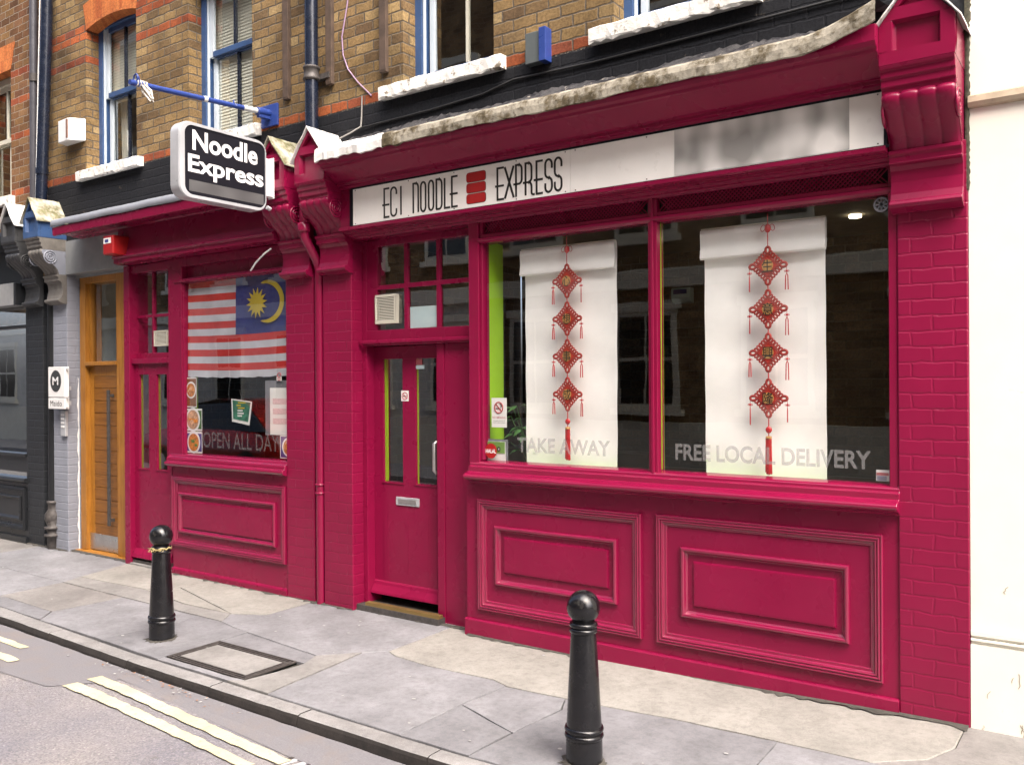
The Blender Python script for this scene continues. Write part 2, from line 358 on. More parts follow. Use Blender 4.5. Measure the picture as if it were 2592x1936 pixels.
M['slab3'] = stone("warm grey york stone", (0.225, 0.215, 0.205), 0.22, (0.15, 0.14, 0.128))
M['slabc'] = stone("pale cream york stone", (0.288, 0.279, 0.253), 0.14, (0.20, 0.188, 0.165), speck=0.16)
M['slabb'] = stone("beige york stone", (0.238, 0.232, 0.222), 0.17, (0.15, 0.142, 0.13))
M['grout'] = plain("dark joint dirt", (0.07, 0.065, 0.055), 0.95, vary=0.4, vscale=30)
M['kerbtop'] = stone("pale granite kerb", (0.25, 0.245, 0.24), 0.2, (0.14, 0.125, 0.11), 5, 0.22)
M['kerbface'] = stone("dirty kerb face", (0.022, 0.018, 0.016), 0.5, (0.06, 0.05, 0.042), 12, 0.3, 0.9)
m, n, l, b = newmat("worn asphalt"); v = obj_coords(n, l)
vo = n.new("ShaderNodeTexVoronoi"); vo.inputs["Scale"].default_value = 130; l.new(v, vo.inputs["Vector"])
c = ramp(n, l, vo.outputs["Color"], [(0.0, (0.125, 0.123, 0.128)), (0.5, (0.19, 0.186, 0.193)), (0.85, (0.235, 0.23, 0.232)), (1, (0.36, 0.35, 0.34))])
mac = ramp(n, l, noise(n, l, v, 1.3, 6, 0.6), [(0.35, (0.80, 0.80, 0.86)), (0.65, (1.12, 1.08, 1.02))])
c = mix(n, l, 1.0, c, mac, 'MULTIPLY'); c = mix(n, l, 1.0, c, (0.95, 0.94, 0.96), 'MULTIPLY')
c = mix(n, l, ramp(n, l, noise(n, l, v, 5, 7, 0.7), [(0.58, 0), (0.72, 0.5)]), c, (0.10, 0.085, 0.07))
l.new(c, b.inputs["Base Color"]); b.inputs["Roughness"].default_value = 0.85
bump(n, l, b, math_(n, l, 'ADD', vo.outputs["Distance"], noise(n, l, v, 60, 5)), 0.7, 0.006); M['road'] = m
m, n, l, b = newmat("smooth asphalt patch"); v = obj_coords(n, l)
c = ramp(n, l, noise(n, l, v, 130, 3, 0.8), [(0.3, (0.115, 0.112, 0.120)), (0.7, (0.17, 0.165, 0.174))])
c = mix(n, l, ramp(n, l, noise(n, l, v, 4, 7, 0.7), [(0.5, 0), (0.7, 0.5)]), c, (0.17, 0.14, 0.12))
l.new(c, b.inputs["Base Color"]); b.inputs["Roughness"].default_value = 0.85; bump(n, l, b, noise(n, l, v, 90, 5), 0.5, 0.004); M['road2'] = m
m, n, l, b = newmat("worn yellow road paint"); v = obj_coords(n, l)
c = ramp(n, l, noise(n, l, v, 4, 5), [(0.3, (0.42, 0.375, 0.22)), (0.7, (0.52, 0.485, 0.34))])
c = mix(n, l, ramp(n, l, noise(n, l, v, 38, 8, 0.8), [(0.55, 0), (0.64, 0.85)]), c, (0.19, 0.18, 0.17))
l.new(c, b.inputs["Base Color"]); b.inputs["Roughness"].default_value = 0.7; bump(n, l, b, noise(n, l, v, 90, 5), 0.5, 0.004); M['yellow'] = m

# ------------------------------------------------------------------ mesh helpers
def tag(o, label=None, cat=None, group=None, kind=None):
    if label: o['label'] = label
    if cat: o['category'] = cat
    if group: o['group'] = group
    if kind: o['kind'] = kind
    return o

def thing(name, label, cat, loc=(0, 0, 0), group=None):
    o = bpy.data.objects.new(name, None); COL.objects.link(o)
    o.location = loc; o.empty_display_size = 0.1
    return tag(o, label, cat, group)

class MB:
    def __init__(s): s.v = []; s.f = []; s.mi = []; s.sm = []
    def add(s, vs, fs, mi=0, smooth=False):
        b = len(s.v); s.v += [tuple(p) for p in vs]
        for f in fs: s.f.append([b+i for i in f]); s.mi.append(mi); s.sm.append(smooth)
    def box(s, x0, x1, y0, y1, z0, z1, mi=0):
        if x0 > x1: x0, x1 = x1, x0
        if y0 > y1: y0, y1 = y1, y0
        if z0 > z1: z0, z1 = z1, z0
        v = [(x, y, z) for z in (z0, z1) for y in (y0, y1) for x in (x0, x1)]
        s.add(v, [(0, 2, 3, 1), (4, 5, 7, 6), (0, 1, 5, 4), (2, 6, 7, 3), (0, 4, 6, 2), (1, 3, 7, 5)], mi)
    def px(s, prof, x0, x1, mi=0, smooth=False):
        """(y,z) outline swept along X, closed"""
        n = len(prof)
        v = [(x0, y, z) for y, z in prof] + [(x1, y, z) for y, z in prof]
        f = [(i, (i+1) % n, n+(i+1) % n, n+i) for i in range(n)]
        s.add(v, f, mi, smooth)
        s.add([(x0, y, z) for y, z in prof], [list(range(n))[::-1]], mi); s.add([(x1, y, z) for y, z in prof], [list(range(n))], mi)
    def py(s, prof, y0, y1, mi=0):
        """(x,z) outline swept along Y"""
        n = len(prof)
        v = [(x, y0, z) for x, z in prof] + [(x, y1, z) for x, z in prof]
        s.add(v, [(i, (i+1) % n, n+(i+1) % n, n+i) for i in range(n)] + [list(range(n)), [n+i for i in range(n)][::-1]], mi)
    def pz(s, prof, z0, z1, mi=0, side=None):
        n = len(prof)
        v = [(x, y, z0) for x, y in prof] + [(x, y, z1) for x, y in prof]
        s.add(v, [[n+i for i in range(n)], list(range(n))[::-1]], mi)
        s.add(v, [(i, (i+1) % n, n+(i+1) % n, n+i) for i in range(n)], mi if side is None else side)
    def frame(s, x0, x1, z0, z1, prof, mi=0, smooth=False):
        """mitred moulding round a rectangle in the XZ plane: prof = (inset from outer edge, y)"""
        c = lambda d: ((x0+d, z0+d), (x1-d, z0+d), (x1-d, z1-d), (x0+d, z1-d))
        for i in range(4):       # each side its own strip so the mitres stay crisp
            v = []
            for d, y in prof:
                k = c(d); v += [(k[i][0], y, k[i][1]), (k[(i+1) % 4][0], y, k[(i+1) % 4][1])]
            s.add(v, [(2*j, 2*j+1, 2*j+3, 2*j+2) for j in range(len(prof)-1)], mi, smooth)
    def tube(s, pts, r, n=12, mi=0, caps=True):
        pts = [Vector(p) for p in pts]; rr = r if isinstance(r, (list, tuple)) else [r]*len(pts)
        vs = []; fs = []; pu = None
        for i, p in enumerate(pts):
            d = (pts[min(i+1, len(pts)-1)] - pts[max(i-1, 0)]).normalized()
            if pu is None:
                a = Vector((0, 0, 1)) if abs(d.z) < 0.9 else Vector((1, 0, 0)); u = d.cross(a).normalized()
            else: u = (pu - d*pu.dot(d)).normalized()
            pu = u; w = d.cross(u)
            for k in range(n):
                t = 2*math.pi*k/n; vs.append(p + (u*math.cos(t)+w*math.sin(t))*rr[i])
        for i in range(len(pts)-1):
            for k in range(n): fs.append((i*n+k, i*n+(k+1) % n, (i+1)*n+(k+1) % n, (i+1)*n+k))
        s.add(vs, fs, mi, True)
        if caps:
            s.add(vs[:n], [list(range(n))[::-1]], mi); s.add(vs[-n:], [list(range(n))], mi)
    def lathe(s, c, prof, n=28, mi=0, smooth=True):
        vs = [(c[0]+r*math.cos(2*math.pi*k/n), c[1]+r*math.sin(2*math.pi*k/n), c[2]+z) for r, z in prof for k in range(n)]
        fs = [(i*n+k, i*n+(k+1) % n, (i+1)*n+(k+1) % n, (i+1)*n+k) for i in range(len(prof)-1) for k in range(n)]
        s.add(vs, fs, mi, smooth)
    def ringxz(s, cx, cz, y, a, b, r, rot=0, n=20, k=6, mi=0):
        """oval torus lying in the XZ plane"""
        vs = []; fs = []
        cr, sr = math.cos(rot), math.sin(rot)
        for i in range(n):
            t = 2*math.pi*i/n
            for j in range(k):
                q = 2*math.pi*j/k; ra = a + r*math.cos(q); rb = b + r*math.cos(q)
                X, Z = ra*math.cos(t), rb*math.sin(t)
                vs.append((cx+X*cr-Z*sr, y + r*math.sin(q), cz+X*sr+Z*cr))
        for i in range(n):
            for j in range(k): fs.append((i*k+j, ((i+1) % n)*k+j, ((i+1) % n)*k+(j+1) % k, i*k+(j+1) % k))
        s.add(vs, fs, mi, True)
    def disc(s, cx, cz, y, a, b=None, th=0.003, n=24, mi=0):
        b = b or a
        s.py([(cx+a*math.cos(2*math.pi*i/n), cz+b*math.sin(2*math.pi*i/n)) for i in range(n)], y, y+th, mi)
    def ball(s, c, r, n=12, m=8, mi=0, sc=(1, 1, 1)):
        vs = [(c[0]+r*sc[0]*math.sin(math.pi*i/m)*math.cos(2*math.pi*k/n), c[1]+r*sc[1]*math.sin(math.pi*i/m)*math.sin(2*math.pi*k/n), c[2]+r*sc[2]*math.cos(math.pi*i/m)) for i in range(m+1) for k in range(n)]
        fs = [(i*n+k, (i+1)*n+k, (i+1)*n+(k+1) % n, i*n+(k+1) % n) for i in range(m) for k in range(n)]
        s.add(vs, fs, mi, True)
    def stroke(s, pts, w, y0, y1, mi=0):
        """flat ribbon in the XZ plane along a polyline, mitred"""
        P = [Vector((p[0], p[1])) for p in pts]; L = []; Rr = []
        for i, p in enumerate(P):
            d1 = (p-P[i-1]).normalized() if i else (P[1]-P[0]).normalized()
            d2 = (P[i+1]-p).normalized() if i < len(P)-1 else d1
            n1 = Vector((-d1.y, d1.x)); n2 = Vector((-d2.y, d2.x)); nn = (n1+n2)
            nn = nn.normalized() if nn.length > 1e-6 else n1
            k = min(2.0, 1/max(0.4, nn.dot(n1)))
            L.append(p+nn*k*w/2); Rr.append(p-nn*k*w/2)
        n = len(P)
        vs = [(p.x, y0, p.y) for p in L+Rr] + [(p.x, y1, p.y) for p in L+Rr]
        fs = []
        for i in range(n-1):
            fs += [(i, n+i, n+i+1, i+1), (2*n+i, 2*n+i+1, 3*n+i+1, 3*n+i), (i, i+1, 2*n+i+1, 2*n+i), (n+i, 3*n+i, 3*n+i+1, n+i+1)]
        fs += [(0, 2*n, 3*n, n), (n-1, 2*n-1, 4*n-1, 3*n-1)]
        s.add(vs, fs, mi)
    def build(s, name, mats, parent=None, bevel=0.0, label=None, seg=2):
        me = bpy.data.meshes.new(name)
        me.from_pydata(s.v, [], s.f); 
        if not isinstance(mats, (list, tuple)): mats = [mats]
        for mm in mats: me.materials.append(M[mm] if isinstance(mm, str) else mm)
        me.polygons.foreach_set("material_index", s.mi)
        me.polygons.foreach_set("use_smooth", s.sm)
        me.validate()
        import bmesh
        bm = bmesh.new(); bm.from_mesh(me)
        bmesh.ops.remove_doubles(bm, verts=bm.verts, dist=1e-5) if bevel else None
        bmesh.ops.recalc_face_normals(bm, faces=bm.faces)
        bm.to_mesh(me); bm.free(); me.update()
        o = bpy.data.objects.new(name, me); COL.objects.link(o)
        attach(o, parent)
        if bevel:
            md = o.modifiers.new("edge", 'BEVEL'); md.width = bevel; md.segments = seg; md.limit_method = 'ANGLE'; md.angle_limit = R(35)
        if label: o['label'] = label
        return o

def attach(o, parent):
    if parent is None: return
    o.parent = parent
    o.matrix_parent_inverse = Matrix.Translation(-parent.location) if parent.type == 'EMPTY' else Matrix.Identity(4)

def text_verts(body, bold=0.0, sp=1.0):
    cu = bpy.data.curves.new("txt", 'FONT'); cu.body = body; cu.offset = bold; cu.space_character = sp; cu.resolution_u = 4
    o = bpy.data.objects.new("txt", cu); COL.objects.link(o)
    me = bpy.data.meshes.new_from_object(o.evaluated_get(bpy.context.evaluated_depsgraph_get()))
    vs = [tuple(v.co) for v in me.vertices]; fs = [tuple(p.vertices) for p in me.polygons]
    bpy.data.objects.remove(o); bpy.data.curves.remove(cu); bpy.data.meshes.remove(me)
    return vs, fs

def put_text(mb, body, a0, a1, z0, z1, fix, axis='x', bold=0.0, mi=0, sp=1.0, keep=False):
    """text fitted to a box; axis x: on a wall facing the street at y=fix; axis y: on a board facing +X at x=fix"""
    vs, fs = text_verts(body, bold, sp)
    xs = [v[0] for v in vs]; ys = [v[1] for v in vs]
    x0, x1, y0, y1 = min(xs), max(xs), min(ys), max(ys)
    out = []
    for v in vs:
        a = a0+(v[0]-x0)/(x1-x0)*(a1-a0); z = z0+(v[1]-y0)/(y1-y0)*(z1-z0)
        out.append((a, fix, z) if axis == 'x' else (fix, a, z))
    mb.add(out, fs, mi)

# ================================================================== GROUND
def zg(x, y=0):
    t = min(1, max(0, (x+2.7)/2.1)); return -0.03 + 0.045*t*t*(3-2*t)
def zr(x):
    t = min(1, max(0, (x+4.6)/1.9)); return -0.088 - 0.045*t
XS = [-40, -14, -10, -8, -7, -6.2, -5.4, -4.9, -4.4, -4.0, -3.6, -3.2, -2.8, -2.4, -1.8, -1, 0, 1, 3, 30]
def sheet(name, y0, y1, zf, mat, xs=XS):
    b = MB()
    v = [(x, y, zf(x)) for x in xs for y in (y0, y1)]
    b.add(v, [(2*i, 2*i+2, 2*i+3, 2*i+1) for i in range(len(xs)-1)])
    o = b.build(name, mat); tag(o, kind='structure'); return o
sheet('ground', -9.0, 6.0, lambda x: zr(x)-0.12, 'grout')
sheet('road', -6.4, -1.5, zr, 'road')
sheet('pavement_bed', -1.56, 0.4, lambda x: zg(x)-0.018, 'grout')

def slabs():
    b = MB(); rnd = random.Random(3)
    def slab(poly, mi):
        # split long edges, jitter, shrink
        cx = sum(p[0] for p in poly)/len(poly); cy = sum(p[1] for p in poly)/len(poly)
        pts = []
        for i, p in enumerate(poly):
            q = poly[(i+1) % len(poly)]; L = math.hypot(q[0]-p[0], q[1]-p[1]); k = max(1, int(L/0.09))
            nx, ny = -(q[1]-p[1])/L, (q[0]-p[0])/L
            if (cx-p[0])*nx+(cy-p[1])*ny < 0: nx, ny = -nx, -ny
            for j in range(k):
                t = j/k; e = 0.006 + (rnd.uniform(-0.0025, 0.003) if j else 0.001)
                pts.append((p[0]+(q[0]-p[0])*t+nx*e, p[1]+(q[1]-p[1])*t+ny*e))
        dz = rnd.uniform(-0.002, 0.002); n = len(pts)
        top = [(x, y, zg(x)+dz) for x, y in pts]
        rim = [(x+(x-cx)*0.004, y+(y-cy)*0.004, zg(x)+dz-0.004) for x, y in pts]
        low = [(x, y, z-0.03) for x, y, z in rim]
        b.add(top+rim+low, [list(range(n))] + [(i, n+i, n+(i+1) % n, (i+1) % n) for i in range(n)] + [(n+i, 2*n+i, 2*n+(i+1) % n, n+(i+1) % n) for i in range(n)], mi)
    G1, G2, G3, C_, B_ = 0, 1, 2, 3, 4
    # rear row against the shopfronts
    slab([(-13, 0.3), (-11.2, 0.3), (-11.1, -0.75), (-13, -0.75)], G2)
    slab([(-11.2, 0.3), (-9.3, 0.3), (-9.25, -0.74), (-11.1, -0.75)], G3)
    slab([(-9.3, 0.3), (-7.76, 0.3), (-7.50, -0.55), (-7.42, -0.74), (-9.25, -0.74)], G1)
    slab([(-7.76, 0.3), (-6.42, 0.3), (-6.40, -0.30), (-6.58, -0.50), (-7.5, -0.55)], C_)
    slab([(-6.42, 0.3), (-5.12, 0.3), (-5.12, -0.46), (-5.36, -0.58), (-6.40, -0.30)], C_)
    slab([(-6.40, -0.30), (-5.36, -0.58), (-5.9, -0.6), (-6.58, -0.50)], C_)
    slab([(-7.5, -0.55), (-6.58, -0.50), (-5.9, -0.6), (-5.36, -0.58), (-5.25, -0.75), (-7.42, -0.74)], B_)
    slab([(-5.12, 0.3), (-3.80, 0.3), (-3.79, -0.58), (-4.10, -0.90), (-5.02, -0.80), (-5.25, -0.75), (-5.36, -0.58), (-5.12, -0.46)], G1)
    slab([(-3.80, 0.3), (-0.61, 0.3), (-0.62, -0.30), (-0.70, -0.50), (-0.90, -0.66), (-1.84, -0.63), (-2.43, -0.66), (-2.81, -0.68), (-2.93, -0.635), (-3.40, -0.66), (-3.68, -0.63), (-3.79, -0.58)], C_)
    slab([(-0.61, 0.3), (1.2, 0.3), (1.2, -0.66), (-0.90, -0.66), (-0.70, -0.50), (-0.62, -0.30)], G3)
    slab([(1.2, 0.3), (3.2, 0.3), (3.2, -0.66), (1.2, -0.66)], G1)
    # front row against the kerb
    K = lambda x: -1.43-0.085*min(1, max(0, (x+7.0)/2.0))
    slab([(-13, -0.75), (-11.1, -0.75), (-11.1, K(-11)), (-13, K(-13))], G3)
    slab([(-11.1, -0.75), (-9.6, -0.74), (-9.6, K(-9.6)), (-11.1, K(-11))], G1)
    slab([(-9.6, -0.74), (-8.4, -0.74), (-8.4, K(-8.4)), (-9.6, K(-9.6))], G2)
    slab([(-8.4, -0.74), (-7.42, -0.74), (-7.37, K(-7.37)), (-8.4, K(-8.4))], G1)
    slab([(-7.42, -0.74), (-6.50, -0.745), (-6.50, -0.96), (-6.53, -1.29), (-7.25, -1.27), (-7.38, -1.28)], G3)
    slab([(-7.38, -1.28), (-7.25, -1.27), (-6.53, -1.29), (-6.38, K(-6.38)), (-7.37, K(-7.37))], G2)
    slab([(-6.50, -0.745), (-5.50, -0.75), (-5.50, -1.18), (-5.55, -1.47), (-6.02, -1.46), (-6.38, K(-6.38)), (-6.53, -1.29), (-6.50, -0.96)], G1)
    slab([(-5.50, -0.75), (-5.25, -0.75), (-5.02, -0.80), (-4.86, -0.82), (-4.86, -1.50), (-5.55, -1.47), (-5.50, -1.18)], G2)
    slab([(-4.86, -0.82), (-4.10, -0.90), (-4.03, -1.05), (-4.86, -1.045)], G2)
    slab([(-4.86, -1.44), (-4.10, -1.44), (-4.17, -1.50), (-4.86, -1.50)], G1)
    slab([(-4.10, -0.90), (-3.90, -0.70), (-3.86, -1.07), (-3.82, -1.505), (-4.17, -1.50), (-4.10, -1.44), (-4.03, -1.05)], B_)
    slab([(-3.90, -0.70), (-3.79, -0.58), (-3.68, -0.63), (-3.40, -0.66), (-2.93, -0.635), (-2.81, -0.68), (-2.845, -0.98), (-2.85, -1.51), (-3.82, -1.505), (-3.86, -1.07)], G1)
    slab([(-2.81, -0.68), (-2.43, -0.66), (-2.37, -0.81), (-2.41, -1.19), (-2.846, -1.03), (-2.845, -0.98)], G1)
    slab([(-2.846, -1.03), (-2.41, -1.19), (-2.43, -1.51), (-2.85, -1.51)], G2)
    slab([(-2.43, -0.66), (-1.84, -0.63), (-1.30, -0.65), (-1.30, -1.51), (-2.43, -1.51), (-2.41, -1.19), (-2.37, -0.81)], G2)
    slab([(-1.30, -0.65), (-0.90, -0.66), (0.1, -0.66), (0.1, -1.51), (-1.30, -1.51)], G1)
    slab([(0.1, -0.66), (1.6, -0.66), (1.6, -1.51), (0.1, -1.51)], G3)
    slab([(1.6, -0.66), (3.2, -0.66), (3.2, -1.51), (1.6, -1.51)], G2)
    o = b.build('pavement', ['slab1', 'slab2', 'slab3', 'slabc', 'slabb']); tag(o, kind='structure')
slabs()

def kerb():
    b = MB(); rnd = random.Random(5)
    js = [-13, -11.6, -10.4, -9.2, -8.1, -7.0, -6.0, -5.0, -4.18, -3.45, -2.58, -1.7, -0.8, 0.1, 1.0, 2.0, 3.2]
    KF = lambda x: -1.565-0.052*min(1, max(0, (x+6.6)/1.6))
    KB = lambda x: -1.43-0.085*min(1, max(0, (x+7.0)/2.0))
    for a, c in zip(js, js[1:]):
        k = max(2, int((c-a)/0.1)); xs = [a+0.003+(c-a-0.006)*i/k for i in range(k+1)]
        dz = rnd.uniform(-0.003, 0.003)
        pr = []
        for x in xs:
            yb, yf = KB(x)-0.004+rnd.uniform(-.0015, .0015), KF(x)+rnd.uniform(-.003, .003)
            z = zg(x)+dz-0.002
            pr.append([(x, yb, z-0.03), (x, yb, z), (x, yf+0.022, z+rnd.uniform(-.001, .001)), (x, yf+0.007, z-0.005), (x, yf, z-0.02), (x, yf-0.004+rnd.uniform(-.004, .003), (z-0.02+zr(x))/2), (x, yf-0.003, zr(x)-0.05)])
        n = len(pr[0]); v = [p for r in pr for p in r]
        for i in range(k):
            for j in range(n-1):
                mi = 0 if j < 3 else 1
                b.add([v[i*n+j], v[i*n+j+1], v[(i+1)*n+j+1], v[(i+1)*n+j]], [(0, 1, 2, 3)], mi, True)
        for i in (0, k): b.add(pr[i], [list(range(n))], 1)
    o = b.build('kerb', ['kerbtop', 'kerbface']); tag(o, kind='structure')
kerb()

def road_details():
    b = MB()
    for poly in ([(-9.5, -1.56), (-4.95, -1.60), (-4.85, -1.78), (-5.1, -2.05), (-6.0, -2.1), (-9.5, -2.0)],
                 [(-4.9, -1.60), (2.5, -1.60), (2.5, -1.84), (-3.25, -1.84), (-4.9, -1.735)]):
        n = len(poly); b.add([(x, y, zr(x)+0.004) for x, y in poly], [list(range(n))])
    o = b.build('road_patch', 'road2'); tag(o, kind='structure')
    b = MB(); rnd = random.Random(9)
    def line(p, q, w0, w1):
        k = 40; v = []
        for i in range(k+1):
            t = i/k; x = p[0]+(q[0]-p[0])*t; y = p[1]+(q[1]-p[1])*t; w = (w0+(w1-w0)*t)/2
            v += [(x+w*0.25+rnd.uniform(-.003, .003), y+w+rnd.uniform(-.007, .004), zr(x)+0.009), (x-w*0.25, y-w+rnd.uniform(-.004, .007), zr(x)+0.009)]
        b.add(v, [(2*i, 2*i+2, 2*i+3, 2*i+1) for i in range(k)])
    line((-5.0, -1.815), (-3.21, -1.90), 0.085, 0.07)
    line((-5.01, -1.955), (-3.32, -2.02), 0.085, 0.06)
    line((-9.0, -1.70), (-5.95, -1.765), 0.08, 0.06)
    line((-9.0, -1.85), (-5.72, -1.935), 0.08, 0.07)
    o = b.build('road_marking', 'yellow'); tag(o, kind='structure')
road_details()

# small litter: leaf and paper scraps by the kerb, gum on the slabs
b = MB(); rnd = random.Random(21)
for i in range(150):
    if i < 70: x, y = rnd.gauss(-4.6, 0.45), -1.64-abs(rnd.gauss(0, 0.035))
    else: x, y = rnd.gauss(-3.02, 0.10), -1.665-abs(rnd.gauss(0, 0.03))
    if -1.61 < y: continue
    s_ = rnd.uniform(0.004, 0.013); a = rnd.uniform(0, 6.3); z = zr(x)+0.010+rnd.uniform(0, .006)
    pts = [(x+s_*math.cos(a+k*1.57)*(1 if k % 2 else 0.55), y+s_*math.sin(a+k*1.57)*(1 if k % 2 else 0.55), z+rnd.uniform(0, .006)) for k in range(4)]
    b.add(pts, [(0, 1, 2, 3)], 0 if rnd.random() < .6 else 1)
o = b.build('leaf_litter', ['dryleaf', 'gum']); tag(o, 'dry brown leaf and paper scraps along the foot of the kerb', 'litter', kind='stuff')
b = MB()
gums = [(-5.50, -1.34), (-5.35, -1.44), (-5.06, -0.72), (-4.55, -0.42), (-4.42, -0.20), (-4.35, -0.28), (-4.72, -0.70), (-4.28, -0.45), (-4.05, -0.8), (-3.45, -1.3), (-2.62, -1.30), (-2.52, -1.38), (-2.05, -1.42), (-1.72, -1.18), (-1.45, -0.9), (-3.3, -0.3), (-2.9, -1.38), (-6.3, -0.9), (-6.9, -1.1), (-7.9, -0.4), (-2.3, -0.3), (-3.1, -1.12)]
for x, y in gums + [(rnd.uniform(-9, 0), rnd.uniform(-1.45, -.05)) for _ in range(12)]:
    s_ = rnd.uniform(0.005, 0.011); n = 9
    b.add([(x+s_*1.25*math.cos(2*math.pi*k/n)*rnd.uniform(.8, 1.1), y+s_*math.sin(2*math.pi*k/n)*rnd.uniform(.8, 1.1), zg(x)+0.0035) for k in range(n)], [list(range(n))])
o = b.build('chewing_gum', 'gum'); tag(o, 'pale trodden gum spots dotted over the grey paving slabs', 'gum', kind='stuff')

b = MB(); v = []; n_ = 260  # dirt strip along the wall foot, its dark colour also standing for contact shadow
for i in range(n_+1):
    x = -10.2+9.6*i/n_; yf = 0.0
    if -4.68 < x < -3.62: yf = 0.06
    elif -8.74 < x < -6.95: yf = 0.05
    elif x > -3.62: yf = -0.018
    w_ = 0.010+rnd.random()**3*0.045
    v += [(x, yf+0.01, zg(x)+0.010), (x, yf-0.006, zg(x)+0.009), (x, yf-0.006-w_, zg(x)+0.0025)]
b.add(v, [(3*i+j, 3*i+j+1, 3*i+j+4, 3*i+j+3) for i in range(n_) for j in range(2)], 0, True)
o = b.build('dirt', 'grout'); tag(o, 'dark dirt with painted contact shadow in a ragged line along the foot of the shopfronts', 'dirt', kind='stuff')

# manhole cover in the pavement
t = thing('manhole_cover', 'rectangular paving-filled manhole cover in a ribbed iron frame beside the left bollard', 'manhole cover', (-4.46, -1.24, -0.03))
b = MB(); z = -0.03
x0, x1, y0, y1 = -4.855, -4.105, -1.435, -1.05
for d, w in ((0.0, 0.009), (0.021, 0.007), (0.042, 0.009)):
    for (ax, bx, ay, by) in ((x0+d, x1-d, y0+d, y0+d+w), (x0+d, x1-d, y1-d-w, y1-d), (x0+d, x0+d+w, y0+d+w, y1-d-w), (x1-d-w, x1-d, y0+d+w, y1-d-w)):
        b.box(ax, bx, ay, by, z-0.03, z+0.004)
b.build('iron_frame', 'iron', t)
b = MB(); b.box(x0, x1, y0, y1, z-0.04, z-0.006); b.build('tray', 'slab2', t)
b = MB(); b.box(x0+0.056, x1-0.056, y0+0.056, y1-0.056, z-0.012, z+0.001); b.build('paving_infill', 'slabb', t, bevel=0.003)

# gully grate at the road edge
t = thing('gully_grate', 'iron gully grate in the road at the foot of the kerb', 'drain grate', (-2.95, -1.80, zr(-2.95)))
b = MB(); zz = zr(-3.0)+0.006
for (ax, bx, ay, by) in ((-3.24, -2.78, -1.68, -1.66), (-3.24, -2.78, -2.06, -2.04), (-3.24, -3.215, -2.04, -1.68), (-2.805, -2.78, -2.04, -1.68)): b.box(ax, bx, ay, by, zz-.05, zz+.006)
b.build('grate_frame', 'iron', t, bevel=0.003)
b = MB()
for k in range(7):
    xx = -3.175+k*0.06
    b.add([(xx, -1.68, zz+.004), (xx+.026, -1.68, zz+.004), (xx-.07, -2.04, zz+.004), (xx-.096, -2.04, zz+.004), (xx, -1.68, zz-.03), (xx+.026, -1.68, zz-.03), (xx-.07, -2.04, zz-.03), (xx-.096, -2.04, zz-.03)], [(0, 1, 2, 3), (4, 7, 6, 5), (0, 4, 5, 1), (1, 5, 6, 2), (2, 6, 7, 3), (3, 7, 4, 0)])
b.build('bars', 'alu', t, bevel=0.003)
b = MB(); b.box(-3.24, -2.78, -2.06, -1.66, zz-.012-.06, zz-.055); b.build('silt', 'moss', t)

# ================================================================== BOLLARDS
def make_bollard(x, y, label):
    z = zg(x)
    t = thing('bollard', label, 'bollard', (x, y, z), 'black cast-iron bollards along the kerb')
    b = MB()
    b.lathe((x, y, z), [(0.0, -0.02), (0.082, -0.02), (0.081, 0.03), (0.080, 0.118), (0.079, 0.125), (0.078, 0.16), (0.056, 0.575), (0.054, 0.585), (0.0, 0.585)], 36)
    b.build('shaft', 'blackpaint', t)
    b = MB(); rr = random.Random(int(abs(x)*10)); n = 40
    b.add([(x+0.078*math.cos(2*math.pi*k/n), y+0.078*math.sin(2*math.pi*k/n), z+0.012) for k in range(n)]+[(x+(0.088+rr.random()**2*.05)*math.cos(2*math.pi*k/n), y+(0.088+rr.random()**2*.05)*math.sin(2*math.pi*k/n), z+0.0035) for k in range(n)], [(k, (k+1) % n, n+(k+1) % n, n+k) for k in range(n)], 0, True)
    b.build('mortar_collar', 'grout', t)
    b = MB()
    for zc in (0.122, 0.150):
        b.lathe((x, y, z), [(0.074, zc-0.013), (0.083, zc-0.011), (0.0875, zc), (0.083, zc+0.011), (0.074, zc+0.013)], 36)
    b.build('base_rings', 'blackpaint', t)
    b = MB()
    for zc in (0.582, 0.606):
        b.lathe((x, y, z), [(0.050, zc-0.012), (0.060, zc-0.009), (0.0632, zc), (0.060, zc+0.009), (0.050, zc+0.012)], 36)
    b.build('neck_rings', 'blackpaint', t)
    b = MB()
    pr = [(0.050, 0.610)] + [(0.074*math.cos(a), 0.682+0.074*math.sin(a)) for a in [R(-50+140*i/16) for i in range(17)]]
    b.lathe((x, y, z), pr, 36); b.build('ball_finial', 'blackpaint', t)
    return t
b1 = make_bollard(-1.95, -1.29, 'black bollard nearest the camera in front of the wide stall riser')
b2 = bpy.data.objects.new('bollard', None); COL.objects.link(b2)
b2.location = (-5.215, -1.235, zg(-5.2))
tag(b2, 'black bollard with straw twine tied round its neck beside the manhole cover', 'bollard', 'black cast-iron bollards along the kerb')
for ch in list(b1.children):
    c_ = ch.copy(); COL.objects.link(c_); c_.parent = b2
    c_.matrix_parent_inverse = ch.matrix_parent_inverse.copy()
b = MB(); x, y, z = -5.215, -1.235, zg(-5.2)
b.tube([(x+0.061*math.cos(a*0.3), y+0.061*math.sin(a*0.3), z+0.603+0.006*math.sin(a*1.7)) for a in range(22)], 0.006, 6)
for k in range(16):
    a = -2.2+k*0.13+random.uniform(-.1, .1); p = (x+0.063*math.cos(a), y+0.063*math.sin(a), z+0.603)
    b.tube([p, (p[0]+random.uniform(-.02, .02), p[1]-0.015, p[2]+random.uniform(-.022, .012))], 0.0022, 5)
b.build('twine', 'twine', b2)

